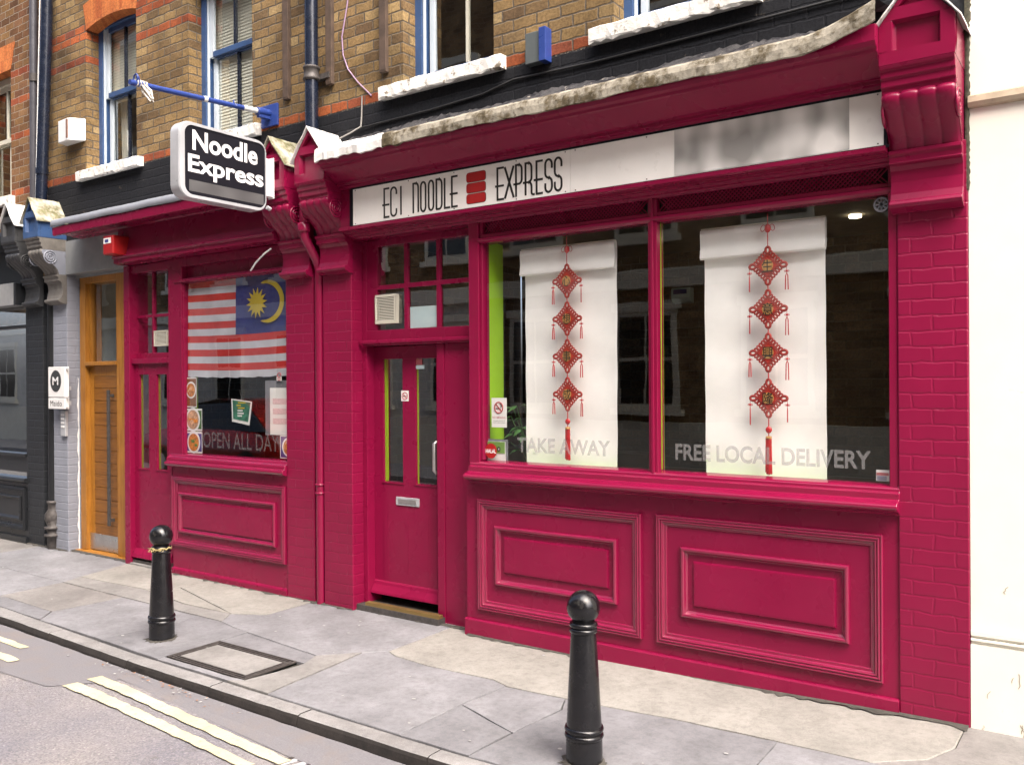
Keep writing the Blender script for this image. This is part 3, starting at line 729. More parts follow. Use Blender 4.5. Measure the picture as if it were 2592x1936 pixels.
# ================================================================== UPPER BUILDINGS
WT = 0.30
building = thing('brick_building', 'yellow stock brick terrace with blue sash windows and orange brick bands above the shops', 'building', (-4.8, 0.3, 2.8))
WIN = [(-8.34, -7.475), (-6.67, -5.81), (-4.16, -3.364), (-2.476, -1.62)]
ZS, ZH, ZT = 3.70, 5.16, 9.5
b = MB()
xs = [-9.10] + [v for w in WIN for v in w] + [-0.595]
for i in range(0, len(xs), 2): b.box(xs[i], xs[i+1], 0, WT, ZS, ZT)
for w in WIN: b.box(w[0], w[1], 0, WT, ZH+0.14 if w is WIN[0] else ZH, ZT)
b.box(-9.10, -0.595, 0, WT, 2.79, ZS)
b.build('wall', 'stock', building)
# roof slab and back keep the rooms dark
b = MB(); b.box(-14, -0.6, WT, 3.0, ZT-0.1, ZT); b.box(-14, -0.6, 2.9, 3.0, 2.8, ZT-0.1); b.box(-14, -0.6, WT, 2.9, 2.80, 2.9); b.box(-0.7, -0.6, WT, 2.9, 2.9, ZT-0.1); b.box(-14, -13.9, WT, 2.9, 2.9, ZT-.1)
b.build('interior_shell', 'inside', building)
# arch over the leftmost sash
def arch(x0, x1, zspring, rise, h, parent, mat, yp=-0.004):
    b = MB(); n = 14; lo = []; hi = []
    for i in range(n+1):
        t = i/n; x = x0+(x1-x0)*t; lo.append((x, zspring+rise*(1-(2*t-1)**2)))
        hi.append((x0-0.06+(x1-x0+0.12)*t, zspring+h+rise*(1-(2*t-1)**2)))
    b.py(lo+hi[::-1], yp, 0.12); return b.build('arch', mat, parent)
arch(-8.325, -7.475, 5.14, 0.055, 0.255, building, 'arch')

def sash_window(parent, x0, x1, z0, z1, rail, mulls, mull_mat, y=0.13, fm='blue', sm='bluewhite', bars='navy', inside=None, sill=True, sx=(0.1, 0.11)):
    b = MB(); fw = 0.062
    b.box(x0-0.02, x0+fw, y, y+0.12, z0, z1); b.box(x1-fw, x1+0.02, y, y+0.12, z0, z1)
    b.box(x0+fw, x1-fw, y, y+0.12, z1-0.07, z1); b.box(x0+fw, x1-fw, y-0.02, y+0.12, z0, z0+0.055)
    b.box(x0+fw, x0+fw+0.018, y+0.012, y+0.032, z0+.055, z1-.07, 1); b.box(x1-fw-.018, x1-fw, y+0.012, y+0.032, z0+.055, z1-.07, 1)
    w = b.build('window', [fm, sm], parent, bevel=0.004)
    a0, a1 = x0+fw+0.018, x1-fw-0.018
    for nm, s0, s1, yy, t_ in (('upper_sash', rail-0.02, z1-0.07, y+0.03, 0.03), ('lower_sash', z0+0.055, rail+0.02, y+0.066, 0.03)):
        b = MB(); lo = 0.05 if nm == 'upper_sash' else 0.06
        b.box(a0, a0+0.045, yy, yy+t_, s0, s1); b.box(a1-0.045, a1, yy, yy+t_, s0, s1)
        b.box(a0+.045, a1-.045, yy-0.004, yy+t_, s0, s0+lo, 1); b.box(a0+.045, a1-.045, yy, yy+t_, s1-0.045, s1, 1)
        for mx in mulls: b.box(mx-0.011, mx+0.011, yy, yy+t_, s0+lo, s1-.045, 2)
        b.build(nm, [sm, fm, mull_mat], w, bevel=0.003)
        b = MB(); b.add([(a0+.04, yy+.016, s0+lo-.005), (a1-.04, yy+.016, s0+lo-.005), (a1-.04, yy+.016, s1-.04), (a0+.04, yy+.016, s1-.04)], [(0, 1, 2, 3)])
        b.build('pane', 'glassup', w)
    if sill:
        b = MB(); rnd = random.Random(int(abs(x0)*100))
        n = 26; sx0, sx1 = x0-sx[0], x1+sx[1]; v = []
        for i in range(n+1):
            xx = sx0+(sx1-sx0)*i/n; j = lambda a: rnd.uniform(-a, a)
            v += [(xx, 0.14, z0), (xx, -0.055+j(.003), z0-0.004+j(.004)), (xx, -0.064+j(.003), z0-0.014+j(.004)), (xx, -0.064+j(.004), z0-0.088+j(.006)), (xx, -0.058, z0-0.10+j(.008)), (xx, 0.0, z0-0.092)]
        k = 6
        b.add(v, [(i*k+j, i*k+j+1, (i+1)*k+j+1, (i+1)*k+j) for i in range(n) for j in range(k-1)])
        b.add(v[:k], [range(k)]); b.add(v[-k:], [range(k)])
        b.build('sill', 'sill', w)
    if inside: inside(w, x0+fw, x1-fw, z0, z1, rail, y+0.14)
    return w
def slat_blind(w, x0, x1, z0, z1):
    pass
def blinds(top_only):
    def f(w, x0, x1, z0, z1, rail, y):
        b = MB(); zb = rail if top_only else z0+0.03
        n = int((z1-zb)/0.028)
        for i in range(n):
            zz = z1-0.07-i*0.028
            b.add([(x0, y-.030, zz), (x1, y-.030, zz), (x1, y-.040, zz-0.033), (x0, y-.040, zz-0.033)], [(0, 1, 2, 3)])
        b.build('blind', 'slat', w)
        if top_only:
            b = MB(); n = 40
            for (a0, a1) in ((x0+.02, x0+0.20), (x1-0.30, x1-0.1)):
                v = []
                for i in range(n+1):
                    xx = a0+(a1-a0)*i/n; yy = y+.06+0.015*math.sin(i*1.1)
                    v += [(xx, yy, z0+.03), (xx+0.06*(1 if a0 < (x0+x1)/2 else -1)*-0.5, yy, rail)]
                b.add(v, [(2*i, 2*i+2, 2*i+3, 2*i+1) for i in range(n)], 0, True)
            b.build('curtain', 'curtain', w)
    return f
sash_window(building, -8.34, -7.475, 3.755, 5.25, 4.51, [-7.93], 'navy', inside=blinds(True))
sash_window(building, -6.67, -5.81, 3.76, 5.25, 4.55, [-6.25], 'navy', inside=blinds(False))
sash_window(building, -4.16, -3.364, 3.775, 5.25, 4.62, [-3.74], 'cream', sx=(0.185, 0.10))
sash_window(building, -2.476, -1.62, 3.78, 5.25, 4.62, [-2.05], 'cream', sx=(0.14, 0.05))

neighbour = thing('brick_building', 'brown brick house with a red lintel and cream sash beyond the grey drainpipe', 'building', (-11, 0.3, 2.8))
b = MB()
b.box(-9.865, -9.101, 0.0, WT, 2.79, ZT); b.box(-14, -10.75, 0, WT, 2.79, ZT); b.box(-10.75, -9.865, 0, WT, 2.79, 3.69); b.box(-10.75, -9.865, 0, WT, 5.09, ZT)
b.build('wall', 'brown', neighbour)
b = MB(); b.py([(-10.80, 5.08), (-9.86, 5.08), (-9.765, 5.36), (-10.9, 5.36)], -0.005, 0.1); b.build('lintel', 'arch', neighbour, label='orange red gauged brick lintel')
sash_window(neighbour, -10.75, -9.865, 3.70, 5.09, 4.40, [-10.3], 'cream', fm='cream', sm='cream', sx=(0.1, 0.08))

white_b = thing('white_building', 'cream white rendered building at the right edge of the picture', 'building', (1.2, 0.2, 0))
b = MB(); b.box(-0.592, 8, 0.004, 0.4, 0.475, 2.93); b.box(-0.592, 8, 0.004, 0.4, 2.995, 9.5)
b.box(-0.592, 8, -0.008, 0.4, -0.1, 0.41)
b.build('wall', 'cream_wall', white_b)
b = MB(); b.box(-0.592, 8, 0.0, 0.4, 0.41, 0.425); b.box(-0.592, 8, -0.012, 0.4, 0.425, 0.437); b.box(-0.592, 8, 0.002, 0.4, 0.437, 0.449); b.box(-0.592, 8, -0.010, 0.4, 0.449, 0.475)
b.build('base_moulding', 'cream_wall', white_b, bevel=0.003)
b = MB(); b.px([(0.004, 2.93), (-0.02, 2.935), (-0.028, 2.955), (-0.02, 2.985), (0.004, 2.997), (0.05, 2.997), (0.05, 2.93)], -0.59, 8); b.build('string_course', 'cream_dirty', white_b)
b = MB(); rnd = random.Random(31)
for k in range(26):
    x_, z_, L_ = rnd.uniform(-.55, .25), (rnd.uniform(.0, .33) if k < 18 else rnd.uniform(.6, 2.6)), rnd.uniform(.02, .11)
    p_ = [(x_, z_)]
    for j in range(4): p_.append((p_[-1][0]+rnd.uniform(-.012, .012), p_[-1][1]-L_/4*rnd.uniform(.5, 1.2)))
    yy = -0.0095 if z_ < .4 else 0.0025
    b.stroke(p_, rnd.uniform(.001, .0028), yy, yy+.001)
o = b.build('scuff_marks', 'cream_dirty', white_b); o['kind'] = 'stuff'
b = MB(); rnd = random.Random(4)
v = []
for k in range(120):
    zz = 2.55+1.4*k/119; w = 0.004+0.018*max(0, (zz-2.95))*rnd.random()+rnd.uniform(0, .006)
    v += [(-0.604, -0.010, zz), (-0.592+w*0.5, -0.012-w*.3, zz), (-0.592+w, 0.003, zz)]
b.add(v, [(3*i+j, 3*i+j+1, 3*i+j+4, 3*i+j+3) for i in range(119) for j in range(2)], 0, True)
b.build('moss_growth', 'moss', white_b)

# ================================================================== CONSOLES (scrolled brackets)
def console(parent, xc, mb, mscroll, mneck, mlead, hw=0.155, mside=None, roof='both'):
    """gabled block on a reeded scroll on top of each pilaster"""
    Y = -0.29; zb, ze, za = 3.115, 3.30, 3.50
    mside = mside or mb
    b = MB(); P = lambda pts: [(xc+x, z) for x, z in pts]
    b.py(P([(-hw, zb), (hw, zb), (hw, ze), (0, za), (-hw, ze)]), Y+0.03, 0.0)
    for pts in ([(-hw, zb), (hw, zb), (hw, 3.175), (-hw, 3.175)],
                [(-hw, 3.175), (-0.10, 3.175), (-0.10, 3.32), (-0.1395, 3.32), (-hw, ze)],
                [(hw, 3.175), (hw, ze), (0.1395, 3.32), (0.10, 3.32), (0.10, 3.175)],
                [(-0.1395, 3.32), (0.1395, 3.32), (0.095, 3.377), (-0.095, 3.377)],
                [(-0.095, 3.377), (-0.075, 3.377), (0, 3.455), (0, 3.5)], [(0.095, 3.377), (0, 3.5), (0, 3.455), (0.075, 3.377)]):
        b.py(P(pts), Y, Y+0.03)
    b.frame(xc-0.10, xc+0.10, 3.175, 3.32, [(0, Y+0.002), (0.012, Y+0.03)])
    body = b.build('console', mb, parent, bevel=0.004)
    b = MB()
    b.px([(0, 3.115), (Y-0.0, 3.115), (Y+0.006, 3.10), (Y+0.02, 3.095), (Y+0.022, 3.065), (Y+0.035, 3.058), (Y+0.035, 3.025), (Y+0.05, 3.015), (Y+0.05, 2.995), (0, 2.995)], xc-hw+0.003, xc+hw-0.003)
    b.build('cap_moulding', mscroll, body, bevel=0.003)
    # reeded scroll
    prof = [(-0.235, 2.998), (-0.252, 2.990), (-0.257, 2.975), (-0.250, 2.955), (-0.228, 2.925), (-0.190, 2.890), (-0.150, 2.858), (-0.118, 2.830), (-0.095, 2.800), (-0.084, 2.762)]
    nx = 48; b = MB(); v = []
    for i, (y, z) in enumerate(prof):
        a = prof[max(0, i-1)]; c = prof[min(len(prof)-1, i+1)]
        ty, tz = c[0]-a[0], c[1]-a[1]; L = math.hypot(ty, tz); ny, nz = tz/L, -ty/L
        if ny > 0: ny, nz = -ny, -nz
        for k in range(nx+1):
            u = k/nx; r = abs(math.sin(u*4*math.pi))**0.5*0.010
            v.append((xc-hw+0.008+(2*hw-0.016)*u, y+ny*r+0.008, z+nz*r))
    m = nx+1
    b.add(v, [(i*m+k, i*m+k+1, (i+1)*m+k+1, (i+1)*m+k) for i in range(len(prof)-1) for k in range(nx)], 0, True)
    b.build('scroll', mscroll, body)
    b = MB()
    sp = [(0, 2.995)] + [(y+0.008, z) for y, z in prof] + [(0, 2.762)]
    for s_ in (-1, 1):
        X = xc+s_*(hw-0.004); b = MB(); b.px(sp, X-s_*.010, X)
        for rr in (0.062, 0.040, 0.02):
            b.tube([(X, -0.165+rr*math.cos(q*math.pi/10), 2.925+rr*math.sin(q*math.pi/10)) for q in range(21)], 0.007, 6)
        b.build('scroll_side', mside, body)
    b = MB()
    b.px([(0, 2.762), (-0.098, 2.762), (-0.10, 2.745), (-0.086, 2.735), (-0.082, 2.71), (-0.088, 2.704), (-0.078, 2.697), (-0.066, 2.695), (-0.05, 2.672), (-0.043, 2.62), (-0.05, 2.56), (-0.062, 2.525), (-0.082, 2.520), (-0.088, 2.505), (-0.08, 2.49), (-0.03, 2.47), (0, 2.47)], xc-hw+0.002, xc+hw-0.002)
    b.build('neck_moulding', mneck, body, bevel=0.0025)
    # lead cap
    b = MB(); rnd = random.Random(int(abs(xc)*77)); th = 0.010
    ov = 0.016
    for s_ in (-1, 1):
        if roof == 'left' and s_ > 0 or roof == 'right' and s_ < 0: pass
        n = 8; v = []
        for i in range(n+1):
            yy = Y-0.022+(0.02-(Y-0.022))*i/n
            for j in range(5):
                t = j/4; x = s_*(hw+0.028)*t; z = za+ov-(za-ze)*(hw+0.028)/hw*t
                z += rnd.uniform(-.003, .003); yj = yy+(rnd.uniform(-.005, .005) if i == 0 else 0)
                v.append((xc+x, yj, z))
        k = 5; fs = [(i*k+j, i*k+j+1, (i+1)*k+j+1, (i+1)*k+j) for i in range(n) for j in range(k-1)]
        b.add(v, fs, 0, True); b.add([(x, y, z-th) for x, y, z in v], fs, 0, True)
        edge = [i for i in range(k)]
        b.add([v[i] for i in edge]+[(v[i][0], v[i][1], v[i][2]-th) for i in edge], [(i, i+1, k+i+1, k+i) for i in range(k-1)])
        el = [i*k+k-1 for i in range(n+1)]; q = len(el)
        b.add([v[i] for i in el]+[(v[i][0], v[i][1], v[i][2]-th) for i in el], [(i, i+1, q+i+1, q+i) for i in range(q-1)])
    b.build('lead_cap', mlead, body)
    return body

def reed(d, y, r, a0=180, a1=0, n=7):
    return [(d+r*math.cos(R(a0+(a1-a0)*i/n)), y-r*math.sin(R(a0+(a1-a0)*i/n))) for i in range(n+1)]
def panel(b, x0, x1, z0, z1, y=0.0):
    """raised reeded frame, stepping down towards the field"""
    pr = [(0, y), (0, y-0.014)] + reed(0.007, y-0.018, 0.007) + reed(0.0215, y-0.020, 0.0065) + reed(0.035, y-0.016, 0.0065) + [(0.0425, y-0.012), (0.050, y-0.010)] + reed(0.057, y-0.003, 0.006, 120, 0) + [(0.066, y+0.001)]
    b.frame(x0, x1, z0, z1, pr, smooth=True)
def panel_in(b, x0, x1, z0, z1, y=0.0):
    pr = [(0, y), (0, y-0.010)] + reed(0.014, y-0.013, 0.013, 170, 20, 9) + [(0.028, y-0.008), (0.036, y-0.006), (0.040, y+0.001)]
    b.frame(x0, x1, z0, z1, pr, smooth=True)

# ================================================================== RIGHT SHOPFRONT
shop = thing('shopfront', 'wide crimson shopfront with two large panes and white blinds under the long white sign', 'shopfront', (-2.8, 0, zg(-2.8)))
for (x0, x1, lab) in ((-0.905, -0.594, 'crimson painted brick pilaster beside the white building'), (-4.985, -4.68, 'crimson painted brick pilaster left of the glazed door')):
    b = MB(); b.box(x0, x1, -0.012, 0.25, -0.06, 2.79); b.build('pilaster', 'crim_brick', shop, bevel=0.006, label=lab)
console(shop, -0.766, 'crim2', 'crim', 'crim', 'leadwhite', hw=0.162)
console(shop, -4.822, 'crim2', 'crim', 'crim', 'leadwhite')

# cornice: raked soffit under a lead apron
b = MB()
b.px([(0.0, 3.06), (-0.135, 3.06), (-0.14, 3.075), (-0.165, 3.08), (-0.165, 3.098), (-0.19, 3.104), (-0.30, 3.178), (-0.315, 3.182), (-0.32, 3.196), (-0.342, 3.205), (-0.352, 3.225), (-0.352, 3.30), (0.0, 3.40)], -4.665, -0.927)
b.build('cornice', 'crim', shop, bevel=0.002)
b = MB(); rnd = random.Random(12); n = 150; v = []
def flz(x):   # bottom of the lead apron, ragged near the left console
    w = 0.005*math.sin(x*5.3)+0.003*math.sin(x*17+1)+0.0015*math.sin(x*41)
    if x < -3.75: w += 0.006*math.sin(x*23)+0.005*math.sin(x*57)
    return w
for i in range(n+1):
    x = -4.66+(3.90-0.16)*i/n; w = flz(x); j = lambda a: rnd.uniform(-a, a)
    rise = 0.10*max(0, (x+1.25)/0.33)**1.6 if x > -1.25 else 0
    fat = 0.0 if x > -4.0 else -0.008
    v += [(x, -0.372+j(.003), 3.222+w+fat+rise*0.8), (x, -0.382+0.3*w+j(.002), 3.225+w*0.8+fat+rise*0.8), (x, -0.384+j(.003), 3.268+w*0.6+rise*0.9), (x, -0.376+j(.003), 3.302+w*0.4+rise), (x, -0.355+j(.003), 3.318+0.3*w+rise), (x, -0.27, 3.340+j(.003)+rise*.9), (x, -0.16, 3.385+j(.003)+rise*.7), (x, -0.06, 3.435+j(.006)+rise*.4), (x, 0.004, 3.485+0.012*math.sin(x*6)+j(.008))]
k = 9
for i in range(n):
    for j in range(k-1):
        mi = 0 if j < 4 else (2 if j < 6 else 1)
        if i < 26 and j < 5: mi = 3
        b.add([v[i*k+j], v[i*k+j+1], v[(i+1)*k+j+1], v[(i+1)*k+j]], [(0, 1, 2, 3)], mi, True)
b.build('lead_apron', ['lead', 'mortar', 'leadtop', 'leadwhite'], shop)
# fascia
b = MB()
b.px([(0.02, 3.06), (-0.12, 3.06), (-0.12, 2.787), (-0.137, 2.785), (-0.139, 2.762), (-0.125, 2.756), (-0.09, 2.756), (-0.088, 2.744), (-0.055, 2.742), (-0.05, 2.728), (-0.02, 2.726), (-0.015, 2.715), (0.10, 2.715), (0.10, 3.06)], -4.675, -0.93)
b.build('fascia', 'crim', shop, bevel=0.002)
# stall riser
b = MB()
b.box(-3.612, -0.906, 0.0, 0.12, 0.078, 1.0)
b.px([(0.06, -0.06), (-0.022, -0.06), (-0.022, 0.072), (-0.016, 0.080), (0.0, 0.082), (0.06, 0.082)], -3.618, -0.906)
for (x0, x1, z0, z1) in ((-3.295, -2.541, 0.424, 0.637), (-1.977, -1.218, 0.396, 0.628)):
    b.frame(x0-0.012, x1+0.012, z0-0.012, z1+0.012, [(0, 0.0), (0.006, -0.012), (0.012, -0.013), (0.02, -0.0135)])
    b.box(x0+0.005, x1-0.005, -0.0138, 0.0, z0+0.005, z1-0.005)
riser = b.build('stall_riser', 'crim', shop)
for q in ((-3.51, -2.307, 0.150, 0.882), (-2.212, -0.977, 0.148, 0.888)): b = MB(); panel(b, *q); b.build('panel_moulding', 'crim3', riser)
for q in ((-3.372, -2.468, 0.325, 0.717), (-2.062, -1.138, 0.315, 0.717)): b = MB(); panel_in(b, *q); b.build('panel_moulding', 'crim3', riser)
# sill
b = MB()
b.px([(0.07, 1.138), (0.0, 1.128), (-0.012, 1.118), (-0.014, 1.102), (-0.03, 1.098), (-0.032, 1.066), (-0.055, 1.060), (-0.075, 1.055), (-0.090, 1.043), (-0.092, 1.030), (-0.08, 1.018), (-0.05, 1.008), (-0.03, 0.998), (-0.012, 0.985), (0.07, 0.985)], -3.575, -0.897)
b.build('sill', 'crim3', shop, bevel=0.004)
# window frame
b = MB()
b.box(-3.583, -3.50, -0.004, 0.09, 1.10, 2.716); b.box(-3.50, -3.478, 0.012, 0.09, 1.138, 2.716)
b.box(-2.262, -2.205, 0.002, 0.09, 1.12, 2.716)
b.box(-2.243, -2.224, -0.010, 0.002, 1.11, 2.716)
b.box(-0.948, -0.906, -0.002, 0.09, 1.10, 2.716)
b.box(-3.478, -2.262, 0.006, 0.09, 2.578, 2.636); b.box(-2.205, -0.948, 0.006, 0.09, 2.578, 2.636)
b.px([(0.006, 2.578), (-0.012, 2.590), (-0.014, 2.606), (0.006, 2.616)], -3.50, -0.93)
b.box(-3.478, -2.262, -0.002, 0.09, 2.712, 2.74); b.box(-2.205, -0.948, -0.002, 0.09, 2.712, 2.74)
win = b.build('shop_window', 'crim2', shop, bevel=0.004)
for x0, x1 in ((-3.478, -2.262), (-2.205, -0.948)):
    b = MB(); b.add([(x0-.002, 0.04, 1.13), (x1+.002, 0.04, 1.13), (x1+.002, 0.04, 2.585), (x0-.002, 0.04, 2.585)], [(0, 1, 2, 3)]); b.build('pane', 'glass', win)
    b = MB(); b.box(x0, x1, 0.05, 0.06, 2.63, 2.715, 1)
    s_ = 0.024; h = 0.076; nn = int((x1-x0)/s_)
    for i in range(-4, nn+1):
        for sg in (1, -1):
            xa = x0+i*s_; xb = xa+h*1.0
            p, q = (xa, xb) if sg > 0 else (xb, xa)
            z0, z1 = 2.637, 2.713
            if min(p, q) < x0 or max(p, q) > x1: continue
            b.stroke([(p, z0), (q, z1)], 0.006, 0.026 if sg > 0 else 0.030, 0.03 if sg > 0 else 0.034)
    b.build('grille', ['crim', 'meshdark'], win)
for txt, a0, a1 in (('TAKE AWAY', -3.222, -2.538), ('FREE LOCAL DELIVERY', -2.112, -1.043)):
    b = MB(); put_text(b, txt, a0, a1, 1.202, 1.297, 0.0385, bold=0.026); b.build('lettering', 'frost', win)
b = MB()   # lime painted lining behind the frame
b.box(-3.57, -3.495, 0.0925, 0.27, 1.14, 2.60); b.box(-2.208, -2.2035, 0.05, 0.060, 1.14, 2.578); b.box(-2.26, -2.21, 0.0905, 0.10, 1.13, 2.58); b.box(-3.49, -0.95, 0.092, 0.150, 1.05, 1.115)
b.build('lime_lining', 'lime', win)
b = MB()
b.ringxz(-0.985, 2.535, 0.030, 0.034, 0.034, 0.006)
for k in range(8): b.stroke([(-0.985, 2.535), (-0.985+0.033*math.cos(k*0.785), 2.535+0.033*math.sin(k*.785))], 0.009, 0.031, 0.035)
b.build('pane_vent', 'acetate', win)
# doorway: frame, door, side panel, toplight
b = MB()
b.box(-4.679, -4.635, 0.10, 0.25, -0.04, 2.715)
b.box(-3.955, -3.888, 0.10, 0.25, -0.04, 1.93)
b.box(-4.635, -3.583, 0.065, 0.25, 1.93, 1.972); b.box(-4.635, -3.583, 0.10, 0.25, 1.972, 2.045)
b.px([(0.065, 1.972), (0.055, 1.968), (0.055, 1.945), (0.065, 1.94)], -4.672, -3.60)
b.box(-4.635, -4.53, 0.105, 0.2, 2.045, 2.715); b.box(-4.53, -3.583, 0.105, 0.2, 2.665, 2.715)
b.box(-3.888, -3.583, 0.108, 0.25, -0.04, 1.93)
fr = b.build('door_frame', 'crim', shop, bevel=0.004)
b = MB()
for xx in (-4.245, -3.94): b.box(xx-0.017, xx+0.017, 0.106, 0.135, 2.045, 2.665)
for a, c in ((-4.53, -4.262), (-4.228, -3.957), (-3.923, -3.60)): b.box(a, c, 0.108, 0.135, 2.343, 2.377)
tl = b.build('toplight', 'crim', shop, bevel=0.003)
b = MB(); b.add([(-4.535, 0.125, 2.04), (-3.58, 0.125, 2.04), (-3.58, 0.125, 2.67), (-4.535, 0.125, 2.67)], [(0, 1, 2, 3)]); b.build('pane', 'glassdoor', tl)
b = MB(); b.box(-4.225, -3.96, 0.130, 0.134, 2.05, 2.203); b.build('white_panel', 'bluishpaper', tl)
dy = 0.175
b = MB()
b.box(-4.635, -4.545, dy, dy+.05, 0.085, 1.925); b.box(-4.02, -3.957, dy, dy+.05, 0.085, 1.925)
b.box(-4.545, -4.02, dy, dy+.05, 1.832, 1.925); b.box(-4.345, -4.222, dy, dy+.05, 0.917, 1.832)
b.box(-4.545, -4.02, dy, dy+.05, 0.085, 0.917)
b.box(-4.555, -4.335, dy-0.006, dy, 0.905, 0.917); b.box(-4.232, -4.01, dy-0.006, dy, 0.905, 0.917)
for xx in (-4.50, -4.30, -4.10): b.box(xx-0.0015, xx+0.0015, dy-0.0015, dy+.001, 0.22, 0.70)
b.px([(dy, 0.175), (dy-0.012, 0.165), (dy-0.018, 0.145), (dy-0.045, 0.10), (dy-0.05, 0.082), (dy, 0.08)], -4.632, -3.96)
door = b.build('door', 'crim', shop, bevel=0.003)
for a, c in ((-4.55, -4.34), (-4.228, -4.015)):
    b = MB(); b.add([(a, dy+.02, 0.91), (c, dy+.02, 0.91), (c, dy+.02, 1.84), (a, dy+.02, 1.84)], [(0, 1, 2, 3)]); b.build('pane', 'glassdoor', door)
    b = MB(); b.box(a+.002, a+.012, dy+.024, dy+(.055 if a < -4.4 else .034), 0.915, 1.835); b.build('lime_edge', 'lime', door)
b = MB(); b.box(-4.41, -4.185, dy-0.008, dy, 0.752, 0.813); b.box(-4.385, -4.21, dy-0.012, dy-.008, 0.766, 0.799, 1); b.build('letter_plate', ['alu', 'steel'], door, bevel=0.002)
b = MB()
hx = -3.978
b.tube([(hx, dy, 1.235), (hx, dy-.05, 1.235), (hx-.012, dy-.065, 1.222), (hx-.012, dy-.065, 1.03), (hx, dy-.05, 1.012), (hx, dy, 1.012)], 0.013, 10)
for zz in (1.235, 1.012): b.tube([(hx, dy-0.006, zz), (hx, dy+.002, zz)], 0.026, 16)
b.build('pull_handle', 'steel', door)
b = MB(); b.tube([(hx, dy-0.012, 1.305), (hx, dy+.002, 1.305)], 0.022, 16); b.build('lock', 'steel', door)
b = MB(); b.box(-3.985, -3.965, dy-.014, dy, 1.535, 1.56); b.build('latch', 'crim', door, bevel=.003)
b = MB(); b.box(-4.357, -4.284, dy-.002, dy, 1.52, 1.597)
b.ringxz(-4.32, 1.558, dy-.003, 0.026, 0.026, 0.003, mi=1); b.stroke([(-4.338, 1.576), (-4.302, 1.540)], 0.005, dy-.005, dy-.002, 1); b.stroke([(-4.338, 1.556), (-4.304, 1.556)], 0.006, dy-.004, dy-.002, 2)
b.build('no_smoking_sticker', ['paper', 'pinkred', 'letter_dk'], door)
b = MB(); b.box(-4.222, -4.165, dy+.012, dy+.016, 1.785, 1.828, 0); b.box(-4.222, -4.145, dy+.012, dy+.016, 1.755, 1.782, 1); b.build('door_sticker', ['pinkred', 'bluishpaper'], door)
b = MB(); b.box(-4.675, -3.89, 0.02, 0.25, -0.05, 0.012, 1); b.px([(0.03, 0.012), (0.035, 0.034), (0.075, 0.036), (0.08, 0.012)], -4.60, -3.89); b.build('threshold', ['brass', 'iron'], shop)
# room behind
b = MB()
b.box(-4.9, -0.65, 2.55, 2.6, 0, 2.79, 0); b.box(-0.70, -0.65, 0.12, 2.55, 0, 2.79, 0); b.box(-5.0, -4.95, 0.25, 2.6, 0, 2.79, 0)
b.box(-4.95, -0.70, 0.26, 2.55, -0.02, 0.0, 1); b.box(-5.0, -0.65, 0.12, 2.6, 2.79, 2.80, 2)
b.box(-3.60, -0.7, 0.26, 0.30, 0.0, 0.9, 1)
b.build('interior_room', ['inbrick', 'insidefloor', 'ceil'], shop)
b = MB(); b.box(-4.9, -3.2, 1.9, 2.2, 0.0, 1.05); b.box(-2.9, -0.9, 1.5, 1.54, 0.0, 1.0); b.box(-3.05, -2.98, 0.55, 0.60, 0, 1.9)
b.build('counter', 'inwood', shop)
for xx, yy in ((-1.50, 1.65), (-4.45, 1.5), (-2.6, 2.0)):
    b = MB(); b.lathe((xx, yy, 2.772), [(0.0, 0.006), (0.036, 0.006), (0.04, 0.0), (0.04, 0.018)], 20, 0, False); b.build('downlight', 'lamp', shop)

# ------------------------------------------------------------------ long sign board
sign = thing('shop_sign', 'long white sign board with thin black capitals and three red bars across the fascia', 'shop sign', (-2.75, -0.125, 2.79))
b = MB(); sx0, sx1, sz0, sz1 = -4.535, -0.938, 2.789, 3.048
b.box(sx0, -2.706, -0.130, -0.1205, sz0, sz1); b.box(-2.7045, sx1, -0.130, -0.1205, sz0, sz1)
b.build('panel', plain('ivory sign panel', (0.98, 0.955, 0.90), 0.35, vary=0.03, bstr=0.0), sign)
b = MB(); e = 0.022
for q in ((sx0-e, sx1+e, sz1, sz1+e), (sx0-e, sx1+e, sz0-e*0.5, sz0), (sx0-e-.008, sx0, sz0, sz1), (sx1, sx1+e*.6, sz0, sz1)): b.box(q[0], q[1], -0.134, -0.1203, q[2], q[3])
b.build('border', 'black', sign)
b = MB(); y0, y1 = -0.1325, -0.1298; w = 0.0128
Z0, Z1 = 2.814, 3.012; Zm = Z0+0.43*(Z1-Z0)
def arcp(cx, cz, rx, rz, a0, a1, n=8): return [(cx+rx*math.cos(R(a0+(a1-a0)*i/n)), cz+rz*math.sin(R(a0+(a1-a0)*i/n))) for i in range(n+1)]
def LE(xl, xs_, xr):
    b.stroke([(xr, Z1), (xs_, Z1), (xs_, Z0), (xr, Z0)], w, y0, y1); b.stroke([(xl, Zm), (xr, Zm)], w, y0-.0004, y1)
def LO(x0, x1):
    r = (x1-x0)/2; cx = (x0+x1)/2; rz = 0.032
    pts = arcp(cx, Z1-rz, r, rz, 0, 180)+arcp(cx, Z0+rz, r, rz, 180, 360); pts.append(pts[0]); b.stroke(pts, w, y0, y1)
def LS(x0, x1, z1=Z1):
    r = (x1-x0)/2; cx = (x0+x1)/2; rz = 0.03; zm = (Z0+z1)/2
    b.stroke([(x1, z1-0.055)]+arcp(cx, z1-rz, r, rz, 0, 180)+arcp(cx, zm+rz*.6, r, rz, 180, 270, 4)+arcp(cx, zm-rz*1.4, r, rz, 90, 0, 4)+arcp(cx, Z0+rz, r, rz, 0, -180)+[(x0, Z0+0.055)], w, y0, y1)
LE(-4.245, -4.227, -4.18)
